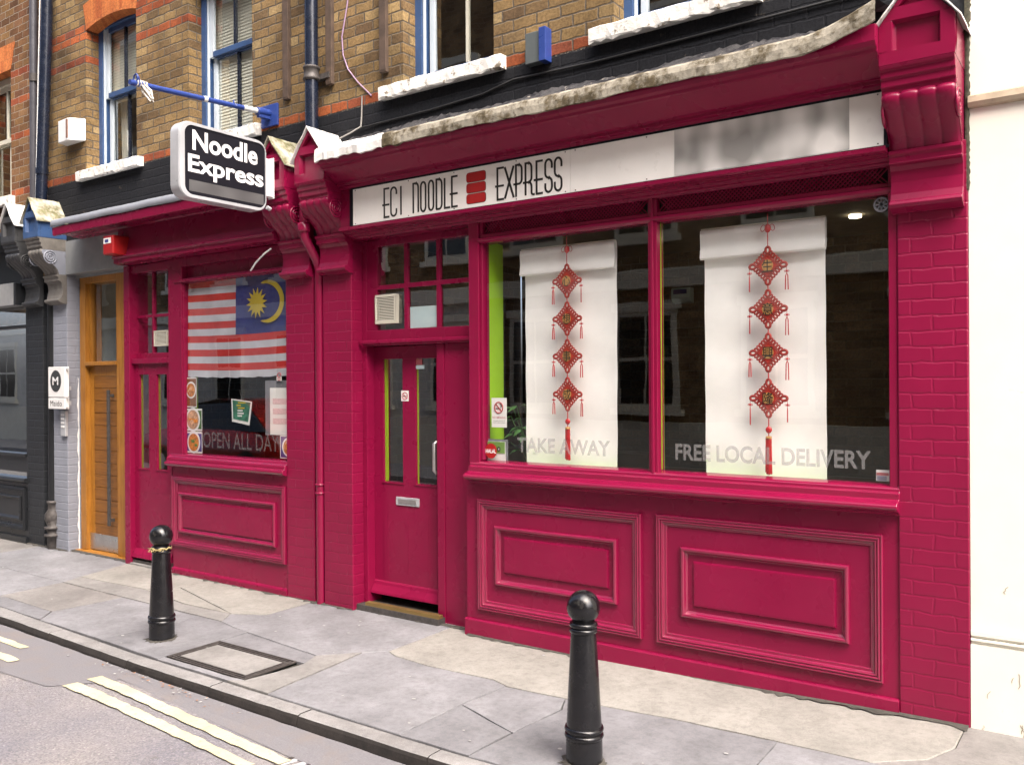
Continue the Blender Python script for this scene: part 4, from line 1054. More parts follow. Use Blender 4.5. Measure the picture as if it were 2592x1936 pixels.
b.stroke([(-4.112, Z1-0.05)]+arcp(-4.138, Z1-.03, .026, .03, 0, 180)+arcp(-4.138, Z0+.03, .026, .03, 180, 360)+[(-4.112, Z0+.05)], w, y0, y1)
b.stroke([(-4.07, Z0), (-4.07, Z1)], w, y0, y1)
b.stroke([(-3.957, Z0-.003), (-3.957, Z1), (-3.932, Z1)]+arcp(-3.932, Z1-.03, .02, .03, 90, 0, 5)+[(-3.912, Z0)], w, y0, y1)
LO(-3.889, -3.846); LO(-3.819, -3.777)
b.stroke([(-3.751, Z0), (-3.751, Z1), (-3.728, Z1)]+arcp(-3.728, Z1-.035, .024, .035, 90, 0, 5)+arcp(-3.728, Z0+.035, .024, .035, 0, -90, 5)+[(-3.755, Z0)], w, y0, y1)
b.stroke([(-3.68, Z1), (-3.68, Z0), (-3.634, Z0)], w, y0, y1)
LE(-3.636, -3.618, -3.57)
LE(-3.264, -3.246, -3.196)
b.stroke([(-3.188, Z1), (-3.120, Z0)], w*1.1, y0, y1); b.stroke([(-3.120, Z1), (-3.188, Z0)], w*1.1, y0-.0004, y1)
def LP(xl, xs_, xr, leg=None):
    zq = Z0+0.40*(Z1-Z0)
    b.stroke([(xs_, Z0), (xs_, Z1), (xr-.022, Z1)]+arcp(xr-.022, Z1-.03, .022, .03, 90, 0, 5)+arcp(xr-.022, zq+.03, .022, .03, 0, -90, 5)+[(xl, zq)], w, y0, y1)
    if leg: b.stroke([(xr-.022, zq)]+arcp(xr-.022, zq-.03, .022, .03, 90, 0, 5)+[(xr, Z0+.02)]+arcp(xr+.012, Z0+.012, .012, .012, 180, 270, 3)+[(leg, Z0)], w, y0-.0004, y1)
LP(-3.122, -3.102, -3.058); LP(-3.05, -3.030, -2.985, -2.962)
LE(-2.968, -2.948, -2.902); LS(-2.884, -2.836); LS(-2.815, -2.767)
b.build('lettering', 'letter_dk', sign)
b = MB()
for k in range(3):
    z0 = 2.816+k*0.0695; z1 = z0+0.0605; x0, x1 = -3.494, -3.340; r = 0.016
    def rr(g): return arcp(x1-r, z1-r, r+g, r+g, 0, 90, 4)+arcp(x0+r, z1-r, r+g, r+g, 90, 180, 4)+arcp(x0+r, z0+r, r+g, r+g, 180, 270, 4)+arcp(x1-r, z0+r, r+g, r+g, 270, 360, 4)
    b.py(rr(0.0025), -0.1318, -0.1298, 1); b.py(rr(0), -0.1335, -0.1305, 0)
b.build('red_bars', ['signred', 'letter_dk'], sign)
b = MB(); b.box(-2.03, -1.098, -0.1322, -0.1298, 2.794, 3.050); b.build('blur_patch', 'blur1', sign)  # added patch where the board is blurred out
for xx in (-4.51, -4.0, -3.6, -3.1, -2.74, -2.67, -2.2, -0.965):
    for zz in (2.800, 3.038): b = MB(); b.tube([(xx, -0.133, zz), (xx, -0.1298, zz)], 0.0035, 8); b.build('screw', 'iron', sign)

# ------------------------------------------------------------------ blinds, ornaments, window stickers
def blind(x0, x1, label):
    t = thing('window_blind', label, 'blind', ((x0+x1)/2, 0.16, 2.36), 'white blinds hanging behind the big panes')
    b = MB(); n, k = 26, 34; v = []; rnd = random.Random(int(abs(x0)*31))
    ph = rnd.uniform(0, 6)
    for i in range(n+1):
        for j in range(k+1):
            u, q = i/n, j/k
            v.append((x0+0.012+(x1-x0-0.02)*u, 0.165+0.006*math.sin(u*5+ph+q*2)+0.003*math.sin(q*23+u*3), 1.03+(2.40-1.03)*q))
    b.add(v, [(i*(k+1)+j, (i+1)*(k+1)+j, (i+1)*(k+1)+j+1, i*(k+1)+j+1) for i in range(n) for j in range(k)], 0, True)
    o = b.build('sheet', 'blindcloth', t)
    b = MB(); pr = [(0.15, 2.525), (0.125, 2.518), (0.122, 2.49), (0.126, 2.43), (0.122, 2.385), (0.118, 2.365), (0.124, 2.35), (0.142, 2.352), (0.155, 2.37), (0.162, 2.42), (0.16, 2.51)]
    b.px(pr, x0, x1, 0, True); b.build('rolled_top', 'blindcloth', t)
    b = MB(); b.box(x0+0.001, x1-.001, 0.135, 0.150, 2.522, 2.530); b.build('batten', 'cream', t)
    return t
blind(-3.252, -2.548, 'white rolled blind behind the left pane, beside the potted plant')
blind(-1.990, -1.288, 'white rolled blind behind the right pane, between dark glass on both sides')

CH = {'L': '心想事成', 'R': '生意興隆'}
def knot_meshes():
    b = MB(); y = 0.0
    a, h = 0.062, 0.064
    b.py([(-a, 0), (0, -h), (a, 0), (0, h)], -0.004, 0.004, 1)
    b.ringxz(0, 0.085, 0, 0.0125, 0.0175, 0.0075); b.ringxz(0, -0.085, 0, 0.0125, 0.0175, 0.0075)
    b.ringxz(0.085, 0, 0, 0.0175, 0.0125, 0.0075); b.ringxz(-0.085, 0, 0, 0.0175, 0.0125, 0.0075)
    for sx in (-1, 1):
        for sz in (-1, 1):
            for t in (0.18, 0.34, 0.50, 0.66, 0.82):
                b.ringxz(sx*0.081*(1-t), sz*0.083*t, 0, 0.0075, 0.0118, 0.0050, rot=-sx*sz*0.75, n=14)
    for s_ in (-1, 1):
        b.stroke([(-a*.9*0, h*.92*s_), (a*.92*s_, 0)], 0.007, -0.007, 0.0); b.stroke([(0, -h*.92*s_), (a*.92*s_, 0)], 0.007, -0.0072, 0.0)
    me = b.build('knot', ['knotred', 'knotbright']); d = me.data; bpy.data.objects.remove(me)
    return d
KNOT = knot_meshes()
def ornament(xc, zs, chars, label, top, yb=0.085):
    t = thing('hanging_ornament', label, 'ornament', (xc, yb, top+0.09), 'red knot ornaments hanging in the window')
    b = MB(); b.tube([(xc, yb, top+0.08), (xc, yb, zs[0]+0.1)], 0.0025, 6)
    for za, zb_ in zip(zs, zs[1:]): b.tube([(xc, yb, za-0.11), (xc, yb, zb_+0.11)], 0.003, 6)
    b.tube([(xc, yb, zs[-1]-0.11), (xc, yb, zs[-1]-0.225)], 0.003, 6)
    b.build('cord', 'bead', t)
    b = MB(); b.ball((xc, yb, top), 0.021, 14, 10, 0, (0.85, .7, 1.15))
    for s_ in (-1, 1): b.ringxz(xc+s_*0.026, top+.002, yb, 0.012, 0.018, 0.0018, rot=s_*0.3, n=14)
    b.ball((xc, yb, zs[-1]-0.172), 0.019, 12, 8, 0, (0.95, .6, 1)); b.build('bead', 'bead', t)
    for z, ch in zip(zs, chars):
        o = bpy.data.objects.new('knot', KNOT); COL.objects.link(o); attach(o, t)
        o.matrix_parent_inverse = Matrix.Identity(4); o.location = Vector((xc, yb, z))-Vector(t.location)
        b = MB(); b.disc(0, 0, -0.0095, 0.031, 0.033, 0.003, 20); c_ = b.build('medallion', 'gold'); c_.parent = o
        b = MB(); put_text(b, ch, -0.030, 0.030, -0.034, 0.034, -0.0105, bold=0.006); c_ = b.build('character', 'letter_dk'); c_.parent = o
        for s_ in (-1, 1):
            b = MB(); x = s_*0.103; 
            b.tube([(x, 0, -0.008), (x, 0, -0.03)], 0.0015, 5); b.ball((x, 0, -0.036), 0.007, 8, 6)
            for s2 in (-1, 1): b.ringxz(x+s2*.008, -0.036, 0, 0.005, 0.004, 0.0015, n=10, k=5)
            L = random.uniform(0.125, 0.15); sp = random.choice((0.0, 0.006, 0.0075))
            for s2 in (-1, 1): b.tube([(x, 0, -0.044), (x+s2*sp*0.8, 0, -0.062), (x+s2*sp, 0.001*s2, -L)], [0.0015, 0.003, 0.0028], 6)
            c_ = b.build('side_tassel', 'bead'); c_.parent = o
    b = MB(); z = zs[-1]-0.205
    b.lathe((xc, yb, z), [(0, 0.0), (0.016, -0.002), (0.0165, -0.012), (0.0145, -0.016)], 14); b.build('tassel_cap', 'gold', t)
    b = MB()
    for k in range(26):
        a = k*2.4; rr = 0.015*math.sqrt((k+.5)/26)
        b.tube([(xc+rr*math.cos(a), yb+rr*math.sin(a)*.7, z-.014), (xc+rr*1.15*math.cos(a), yb+rr*.8*math.sin(a), z-0.205+random.uniform(-.008, .006))], 0.0028, 5)
    b.build('tassel', 'bead', t)
ornament(-2.866, [2.291, 2.053, 1.817, 1.577], CH['L'], 'red knot ornament with four characters in front of the left blind', 2.490)
ornament(-1.582, [2.282, 2.046, 1.808, 1.559], CH['R'], 'red knot ornament with four characters in front of the right blind', 2.487)

b = MB(); b.box(-3.434, -3.312, 0.046, 0.049, 1.357, 1.552)
b.build_ = None
t = thing('no_smoking_notice', 'white no smoking notice inside the pane above the red round sticker', 'notice', (-3.373, 0.047, 1.357))
b.build('card', 'paper', t)
b = MB(); b.ringxz(-3.375, 1.487, 0.0445, 0.034, 0.036, 0.0035, n=28); b.stroke([(-3.400, 1.513), (-3.350, 1.461)], 0.006, 0.0425, 0.0455); b.build('prohibition_ring', 'signred', t)
b = MB(); b.box(-3.400, -3.360, 0.0435, 0.0456, 1.478, 1.484); b.stroke([(-3.362, 1.492), (-3.352, 1.497), (-3.358, 1.508), (-3.368, 1.512)], 0.004, 0.0435, 0.0456); b.build('cigarette', 'letter_dk', t)
b = MB(); put_text(b, 'NO SMOKING', -3.427, -3.320, 1.415, 1.429, 0.0455, bold=0.01); b.build('heading', 'pinkred', t)
b = MB(); put_text(b, 'It is against the law to', -3.420, -3.327, 1.395, 1.404, 0.0455); put_text(b, 'smoke in these premises', -3.424, -3.323, 1.383, 1.392, 0.0455); b.build('small_print', 'letter_dk', t)
t = thing('halal_sticker', 'round red sticker with white capitals at the lower left of the pane', 'sticker', (-3.444, 0.0445, 1.20))
b = MB(); b.disc(-3.432, 1.200, 0.0330, 0.047, 0.050, 0.002, 30); b.build('disc', 'red', t)
b = MB(); put_text(b, 'HALAL', -3.474, -3.390, 1.186, 1.213, 0.0322, bold=0.02); b.build('word', 'letter_wh', t)
t = thing('certificate', 'green and white certificate in a grey holder beside the red round sticker', 'certificate', (-3.40, 0.07, 1.14))
b = MB(); b.box(-3.500, -3.318, 0.066, 0.069, 1.13, 1.277); b.build('holder', 'acetate', t)
b = MB(); b.box(-3.494, -3.336, 0.061, 0.065, 1.132, 1.262); b.build('sheet', 'paper', t)
b = MB(); b.box(-3.493, -3.337, 0.058, 0.0605, 1.185, 1.261); b.build('green_panel', 'certgreen', t)
b = MB(); b.disc(-3.385, 1.212, 0.056, 0.014, 0.017, 0.0015, 18); b.build('badge', 'letter_dk', t)
b = MB(); put_text(b, '4', -3.390, -3.380, 1.203, 1.221, 0.0555, bold=.01); b.build('number', 'letter_wh', t)
t = thing('window_sticker', 'small white and pink sticker at the lower right corner of the right pane', 'sticker', (-0.99, 0.044, 1.14))
b = MB(); b.box(-1.020, -0.958, 0.0425, 0.0445, 1.148, 1.204, 0); b.box(-1.018, -0.960, 0.0412, 0.0425, 1.176, 1.190, 1)
for k in range(5): b.box(-1.016, -0.97, 0.0415, 0.0425, 1.152+k*.0045, 1.154+k*.0045, 2)
b.build('label_sheet', ['paper', 'pinkred', 'printblue'], t)
# plant behind the left pane
t = thing('potted_plant', 'dark green leafy plant behind the left edge of the left blind', 'plant', (-3.30, 0.38, 1.0))
b = MB(); b.lathe((-3.30, 0.30, 0.90), [(0, 0), (0.05, 0), (0.07, 0.15), (0.06, 0.15), (0, 0.14)], 18); b.build('pot', 'terracotta', t)
b = MB(); rnd = random.Random(8)
for k in range(34):
    a = rnd.uniform(0, 6.28); h = rnd.uniform(0.14, 0.46); r = rnd.uniform(0.03, 0.13)
    p0 = Vector((-3.30, 0.30, 1.03)); p1 = Vector((-3.32+r*math.cos(a), 0.29+0.6*r*math.sin(a), 1.05+h))
    b.tube([p0, (p0+p1)/2+Vector((0, 0, 0.05)), p1], 0.0022, 5, 1)
    d = Vector((math.cos(a), math.sin(a)*.6, rnd.uniform(-.5, .1))).normalized(); sd_ = d.cross(Vector((0, 0, 1))).normalized(); L = rnd.uniform(.07, .12)
    up = sd_.cross(d)
    pts = [p1, p1+d*L*.3+sd_*L*.36-up*.006, p1+d*L*.65+sd_*L*.28-up*.01, p1+d*L-up*.02, p1+d*L*.65-sd_*L*.28-up*.01, p1+d*L*.3-sd_*L*.36-up*.006, p1+d*L*.45+up*.008]
    b.add(pts, [(0, 1, 6), (1, 2, 6), (2, 3, 6), (3, 4, 6), (4, 5, 6), (5, 0, 6)], 0, True)
b.build('foliage', ['leaf', 'leaf'], t)
t = thing('wall_dispenser', 'small white dispenser on the dim back wall seen through the right pane', 'dispenser', (-3.17, 2.5, 2.45))
b = MB(); b.px([(2.55, 2.47), (2.47, 2.47), (2.46, 2.45), (2.46, 2.38), (2.49, 2.345), (2.55, 2.335)], -3.25, -3.07); b.build('case', 'bluishpaper', t, bevel=.008)
b = MB(); b.box(-3.225, -3.10, 2.456, 2.461, 2.415, 2.455); b.build('front_label', 'printblue', t)
t = thing('extractor_fan', 'louvred cream fan grille in the lower left pane above the glazed door', 'extractor fan', (-4.43, 0.11, 2.09))
b = MB(); b.box(-4.535, -4.328, 0.088, 0.124, 2.09, 2.112); b.box(-4.535, -4.328, 0.088, 0.124, 2.286, 2.304); b.box(-4.535, -4.522, 0.088, 0.124, 2.112, 2.286); b.box(-4.348, -4.328, 0.088, 0.124, 2.112, 2.286); b.box(-4.522, -4.348, 0.118, 0.124, 2.112, 2.286, 1)
b.build('housing', ['cream', 'meshdark'], t, bevel=.003)
b = MB()
for k in range(15):
    z = 2.114+k*0.0115; b.px([(0.09, z), (0.092, z+.0055), (0.115, z+.009), (0.115, z+.006)], -4.523, -4.347)
b.build('louvres', 'cream', t)

# ================================================================== LEFT SHOPFRONT
shop2 = thing('shopfront', 'narrow crimson shopfront with a striped flag in its window beside the oak door', 'shopfront', (-6.4, 0, -0.03))
b = MB(); b.box(-5.409, -5.092, -0.012, 0.25, -0.06, 2.79); b.build('pilaster', 'crim_brick', shop2, bevel=0.006)
console(shop2, -5.245, 'crim2', 'crim', 'crim', 'leadmoss')
b = MB()
b.box(-6.945, -5.409, 0.0, 0.12, -0.05, 0.925)
b.px([(0.03, -0.05), (-0.016, -0.05), (-0.018, 0.012), (-0.012, 0.024), (0, 0.03), (0.03, 0.03)], -6.945, -5.41)
b.frame(-6.785, -5.585, 0.388, 0.637, [(0, 0.0), (0.006, -0.012), (0.012, -0.013), (0.02, -0.0135)]); b.box(-6.768, -5.602, -.0138, 0, 0.405, 0.62)
riser = b.build('stall_riser', 'crim', shop2)
b = MB(); panel(b, -6.94, -5.425, 0.222, 0.838); b.build('panel_moulding', 'crim3', riser)
b = MB(); panel_in(b, -6.842, -5.545, 0.344, 0.702); b.build('panel_moulding', 'crim3', riser)
b = MB()
b.px([(0.07, 1.046), (0.0, 1.036), (-0.012, 1.012), (-0.03, 1.004), (-0.034, 0.99), (-0.034, 0.974), (-0.055, 0.967), (-0.06, 0.95), (-0.05, 0.935), (-0.02, 0.922), (0.07, 0.922)], -6.99, -5.41)
b.build('sill', 'crim3', shop2, bevel=0.004)
b = MB()
b.box(-7.0, -6.80, 0.0, 0.10, 0.92, 2.765); b.box(-6.80, -6.79, 0.012, 0.1, 1.04, 2.55); b.box(-6.79, -5.41, 0.005, 0.1, 2.545, 2.585); b.px([(0.005, 2.55), (-.012, 2.553), (-.014, 2.568), (.005, 2.574)], -6.9, -5.41)
b.box(-6.80, -5.41, 0.06, 0.1, 2.585, 2.70); b.box(-6.80, -5.41, 0.0, 0.1, 2.69, 2.765)
b.box(-5.425, -5.409, 0.012, 0.1, 1.04, 2.55)
win2 = b.build('shop_window', 'crim', shop2, bevel=0.004)
b = MB(); b.add([(-6.80, 0.04, 1.035), (-5.41, 0.04, 1.035), (-5.41, 0.04, 2.555), (-6.80, 0.04, 2.555)], [(0, 1, 2, 3)]); b.build('pane', 'glassmid', win2)
b = MB(); put_text(b, 'OPEN ALL DAY', -6.556, -5.560, 1.103, 1.240, 0.0385, bold=0.004); b.build('lettering', 'frost2', win2)
b = MB(); b.box(-6.86, -6.795, 0.1005, 0.16, 1.04, 2.55); b.build('lime_lining', 'limedark', win2)
# fascia, cornice
b = MB(); b.px([(0.02, 3.10), (-0.075, 3.10), (-0.125, 2.842), (-0.142, 2.838), (-0.150, 2.828), (-0.142, 2.816), (-0.128, 2.812), (-0.128, 2.775), (-0.10, 2.768), (0.0, 2.768), (0.02, 2.768)], -7.66, -5.405); b.build('fascia', 'crim', shop2, bevel=.003)
b = MB(); b.px([(0, 3.095), (-0.10, 3.095), (-0.11, 3.105), (-0.20, 3.11), (-0.285, 3.085), (-0.30, 3.09), (-0.305, 3.165), (-0.295, 3.172), (0, 3.25)], -8.42, -5.405); b.build('cornice', 'crim', shop2, bevel=.003)
b = MB(); n = 60; v = []; rnd = random.Random(6)
for i in range(n+1):
    x = -8.43+(3.02)*i/n; w = 0.003*math.sin(x*9)+rnd.uniform(-.002, .002)
    v += [(x, -0.312, 3.168+w), (x, -0.317, 3.172+w), (x, -0.314, 3.226+w), (x, -0.30, 3.238+w*.5), (x, 0.003, 3.29)]
b.add(v, [(i*5+j, i*5+j+1, (i+1)*5+j+1, (i+1)*5+j) for i in range(n) for j in range(4)], 0, True); b.build('flashing', plain('pale grey painted flashing', (0.31, 0.33, 0.37), 0.5, vary=0.08), shop2)
# doorway
b = MB()
b.box(-7.712, -7.622, 0.0, 0.25, -0.05, 2.765); b.box(-7.622, -7.0, 0.02, 0.25, 2.69, 2.765)
b.box(-7.622, -7.0, 0.02, 0.25, 1.845, 1.895); b.box(-7.622, -7.0, 0.075, 0.25, 1.895, 1.945)
b.box(-7.03, -7.0, 0.075, 0.25, -0.05, 2.69)
b.build('door_frame', 'crim', shop2, bevel=.004)
b = MB()
for xx in (-7.363,): b.box(xx-.014, xx+.014, 0.08, 0.11, 1.945, 2.69)
b.box(-7.622, -7.377, 0.082, 0.11, 2.275, 2.303); b.box(-7.349, -7.03, 0.082, 0.11, 2.275, 2.303)
tl = b.build('toplight', 'crim', shop2, bevel=.003)
b = MB(); b.add([(-7.625, .098, 1.94), (-7.03, .098, 1.94), (-7.03, .098, 2.69), (-7.625, .098, 2.69)], [(0, 1, 2, 3)]); b.build('pane', 'glassdoor', tl)
dy = 0.05
b = MB()
b.box(-7.622, -7.544, dy, dy+.05, 0.04, 1.845); b.box(-7.387, -7.264, dy, dy+.05, 0.87, 1.745); b.box(-7.103, -7.03, dy, dy+.05, .04, 1.845)
b.box(-7.544, -7.103, dy, dy+.05, 1.745, 1.845); b.box(-7.544, -7.103, dy, dy+.05, 0.04, 0.87)
b.box(-7.556, -7.38, dy-.006, dy, .86, .872); b.box(-7.275, -7.095, dy-.006, dy, .86, .872)
b.box(-7.58, -7.05, dy-.0015, dy, 0.655, 0.658)
b.px([(dy, .12), (dy-.03, .07), (dy-.04, .04), (dy, .04)], -7.62, -7.03)
d2 = b.build('door', 'crim', shop2, bevel=.003)
for a, c in ((-7.544, -7.387), (-7.264, -7.103)):
    b = MB(); b.add([(a-.003, dy+.02, .865), (c+.003, dy+.02, .865), (c+.003, dy+.02, 1.75), (a-.003, dy+.02, 1.75)], [(0, 1, 2, 3)]); b.build('pane', 'glassdoor', d2)
    b = MB(); b.box(a, a+.010, dy+.022, dy+.036, .87, 1.745); b.build('lime_edge', 'limedark', d2)
b = MB()
for k, (z0, z1, y0) in enumerate(((-0.05, -0.012, -0.01), (-0.012, 0.012, 0.02), (0.012, 0.036, 0.06))): b.box(-7.62, -6.95, y0, 0.25, z0, z1, 0 if k != 1 else 1)
b.build('doorstep', ['slabb', 'iron'], shop2, bevel=.004)
b = MB()
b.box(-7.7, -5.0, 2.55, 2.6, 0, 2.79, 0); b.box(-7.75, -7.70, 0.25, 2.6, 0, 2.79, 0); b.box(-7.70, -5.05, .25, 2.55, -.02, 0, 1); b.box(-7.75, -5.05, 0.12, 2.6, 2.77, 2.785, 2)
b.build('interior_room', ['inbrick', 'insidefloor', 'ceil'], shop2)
b = MB(); b.box(-6.7, -5.6, 1.0, 1.5, 0, 0.75); b.box(-5.9, -5.7, .5, 1.9, 0.0, 1.0); b.build('table', 'inwood', shop2)

# flag hung in the left window
flag = thing('flag', 'red and white striped flag with yellow sun and crescent on blue hanging in the window', 'flag', (-6.15, 0.06, 1.72))
def fy(x, z): return 0.058+0.006*math.sin(x*9+z*2)+0.003*math.sin(x*23)
b = MB(); fx0, fx1, fz0, fz1, cxx = -6.85, -5.412, 1.72, 2.56, -6.118
S = (fz1-fz0)/14; n = 40
for k in range(14):
    z1 = fz1-k*S; z0 = z1-S; mi = 0 if k % 2 == 0 else 1
    xe = cxx if k < 8 else fx1
    for i in range(n):
        xa, xb = fx0+(xe-fx0)*i/n, fx0+(xe-fx0)*(i+1)/n
        sag = lambda x: -0.012*math.sin((x-fx0)/(fx1-fx0)*math.pi)
        jag = lambda x: (0.002*math.sin(x*60)+.003*math.sin(x*31)) if k == 13 else 0
        b.add([(xa, fy(xa, z0), z0+sag(xa)+jag(xa)), (xb, fy(xb, z0), z0+sag(xb)+jag(xb)), (xb, fy(xb, z1), z1+sag(xb)), (xa, fy(xa, z1), z1+sag(xa))], [(0, 1, 2, 3)], mi, True)
for i in range(n):
    for j in range(8):
        xa, xb = cxx+(fx1-cxx)*i/n, cxx+(fx1-cxx)*(i+1)/n; z1 = fz1-j*S; z0 = z1-S
        sag = lambda x: -0.012*math.sin((x-fx0)/(fx1-fx0)*math.pi)
        b.add([(xa, fy(xa, z0), z0+sag(xa)), (xb, fy(xb, z0), z0+sag(xb)), (xb, fy(xb, z1), z1+sag(xb)), (xa, fy(xa, z1), z1+sag(xa))], [(0, 1, 2, 3)], 2, True)
b.build('cloth', ['flagred', 'flagwhite', 'flagblue'], flag)
b = MB(); cx, cz = -5.835, 2.320; n = 28
b.py([(cx+(0.135 if i % 2 == 0 else 0.075)*math.cos(2*math.pi*i/n+.11), cz+(0.128 if i % 2 == 0 else 0.072)*math.sin(2*math.pi*i/n+.11)) for i in range(n)], 0.0455, 0.0475)
b.build('sun_emblem', 'flagyellow', flag)
b = MB(); out = [(-5.695+0.20*math.cos(R(a)), 2.325+0.175*math.sin(R(a))) for a in range(-118, 119, 6)]; inn = [(-5.752+0.205*math.cos(R(a)), 2.325+0.150*math.sin(R(a))) for a in range(-93, 94, 6)]
m_ = len(out); k_ = len(inn)
pts = []
for i in range(30):
    t0 = i/29; o_ = out[int(t0*(m_-1))]; q_ = inn[int(t0*(k_-1))]; pts.append((o_, q_))
for (o1, q1), (o2, q2) in zip(pts, pts[1:]):
    b.add([(o1[0], .0465, o1[1]), (o2[0], .0465, o2[1]), (q2[0], .0465, q2[1]), (q1[0], .0465, q1[1])], [(0, 1, 2, 3)])
b.build('crescent', 'flagyellow', flag)

def poster(name, label, x0, x1, z0, z1, build, y=0.045, cat='poster', group='food pictures stuck in the left shop window'):
    t = thing(name, label, cat, ((x0+x1)/2, y, z0), group)
    b = MB(); b.box(x0, x1, y, y+.002, z0, z1); b.build('sheet', 'paper', t)
    build(t, x0, x1, z0, z1, y)
    return t
def bowl(bg, food, garnish, cxk=0.5, czk=0.5, rk=0.42, inset=0.06, plate='white', blobs=9):
    def f(t, x0, x1, z0, z1, y):
        w, h = x1-x0, z1-z0; cx, cz, r = x0+w*cxk, z0+h*czk, w*rk; i = w*inset; rnd = random.Random(int((x0*37+z0*91)*100))
        b = MB(); b.box(x0+i, x1-i*.4, y-.0012, y, z0+i, z1-i); b.build('backdrop', bg, t)
        b = MB(); b.disc(cx, cz, y-.0026, r, r*1.05, .0014, 24); b.build('plate', plate, t)
        b = MB(); b.disc(cx, cz, y-.0038, r*.82, r*.84, .0012, 20)
        b.build('dish', food, t)
        b = MB()
        for k in range(blobs):
            a = rnd.uniform(0, 6.3); q = r*rnd.uniform(.1, .55); b.disc(cx+q*math.cos(a), cz+q*math.sin(a), y-.0052-.0002*k, r*rnd.uniform(.14, .3), r*rnd.uniform(.12, .25), .0013, 9, k % 2)
        b.build('topping', garnish, t)
    return f
poster('food_picture', 'narrow food picture with a bowl of soup, topmost at the left of the flag window', -6.833, -6.655, 1.449, 1.712, bowl('food4', 'food1', ['food2', 'food1'], 0.58, 0.58, 0.40))
poster('food_picture', 'food picture of pale chicken and rice, middle one at the left of the flag window', -6.832, -6.578, 1.244, 1.438, bowl('food3', 'food2', ['food2', 'food1'], 0.5, 0.5, 0.40))
poster('food_picture', 'food picture of an orange dish on blue, lowest at the flag window left', -6.834, -6.578, 1.048, 1.236, bowl('printblue', 'food1', ['food1', 'food3'], 0.54, 0.5, 0.36))
poster('food_picture', 'food picture of a round dish on blue, under the white menu sheet', -5.553, -5.412, 1.054, 1.238, bowl('printblue', 'food1', ['food1', 'food4'], 0.72, 0.5, 0.52))
t = thing('hanging_card', 'tilted green card with a white edge hanging in the middle of the flag window', 'card', (-6.04, 0.048, 1.31), None)
b = MB(); q = [(-6.172, 1.529), (-5.900, 1.506), (-5.938, 1.309), (-6.164, 1.336)]; b.py(q[::-1], 0.046, 0.048); b.build('card_sheet', 'paper', t)
cx, cz = -6.043, 1.42; q2 = [(cx+(x-cx)*.86, cz+.008+(z-cz)*.82) for x, z in q]; b = MB(); b.py(q2[::-1], 0.0445, 0.046); b.build('printed_face', 'printgreen', t)
b = MB(); rnd = random.Random(2)
for k in range(6):
    z = 1.49-k*.022; x = -6.09+rnd.uniform(-.01, .01); L = rnd.uniform(.05, .1); b.box(x, x+L, .043, .0447, z, z+.011, k // 3)
b.build('print_lines', ['flagyellow', 'paper'], t)
b = MB(); b.tube([(-6.03, .047, 1.515), (-6.06, .047, 1.60)], .0012, 5); b.build('string', 'cable', t)
t = thing('menu_holder', 'white menu sheet in a grey plastic holder at the right of the flag window', 'menu', (-5.58, 0.052, 1.24), None)
b = MB(); b.box(-5.743, -5.412, .054, .056, 1.235, 1.68); b.build('holder', 'acetate', t)
b = MB(); b.box(-5.680, -5.412, .0505, .053, 1.24, 1.62); b.build('sheet', 'paper', t)
b = MB()
for k, z in enumerate((1.50, 1.42, 1.34)): b.box(-5.645, -5.43, .0492, .0505, z-.012, z+.034)
b.build('price_blocks', plain("pale pink print", (0.70, 0.52, 0.53), 0.6, vary=0.12, vscale=60, bstr=0), t)
t = thing('window_sticker', 'small pink and white sticker on the flag corner above the menu holder', 'sticker', (-5.557, .044, 1.675), None)
b = MB(); b.box(-5.588, -5.527, .0425, .0445, 1.676, 1.712, 0); b.ringxz(-5.557, 1.722, .043, .020, .018, .004, mi=1); b.ringxz(-5.557, 1.692, .042, .014, .012, .003, mi=1); b.build('label_sheet', ['paper', 'pinkred'], t)
t = thing('extractor_fan', 'louvred cream fan grille in the pane over the narrow left shop door', 'extractor fan', (-7.28, .1, 2.0))
b = MB(); b.box(-7.335, -7.125, .07, .097, 2.005, 2.018); b.box(-7.335, -7.125, .07, .097, 2.135, 2.148); b.box(-7.335, -7.325, .07, .097, 2.018, 2.135); b.box(-7.135, -7.125, .07, .097, 2.018, 2.135); b.box(-7.325, -7.135, .091, .096, 2.018, 2.135, 1); b.build('housing', ['cream', 'meshdark'], t)
b = MB()
for k in range(10): z = 2.02+k*.0115; b.px([(.072, z), (.074, z+.006), (.09, z+.009), (.09, z+.006)], -7.325, -7.135)
b.build('louvres', 'cream', t)

# alarm box on the crimson fascia
t = thing('alarm_box', 'small red alarm box at the left end of the narrow shop fascia', 'alarm', (-7.53, -0.2, 2.83))
b = MB(); b.box(-7.615, -7.455, -0.255, -0.06, 2.835, 3.008); b.build('case', 'red', t, bevel=.010)
b = MB(); b.box(-7.60, -7.48, -0.2575, -0.255, 2.935, 2.985); b.box(-7.575, -7.52, -.259, -.2575, 2.945, 2.972, 1); b.build('sticker', ['paper', 'printblue'], t)

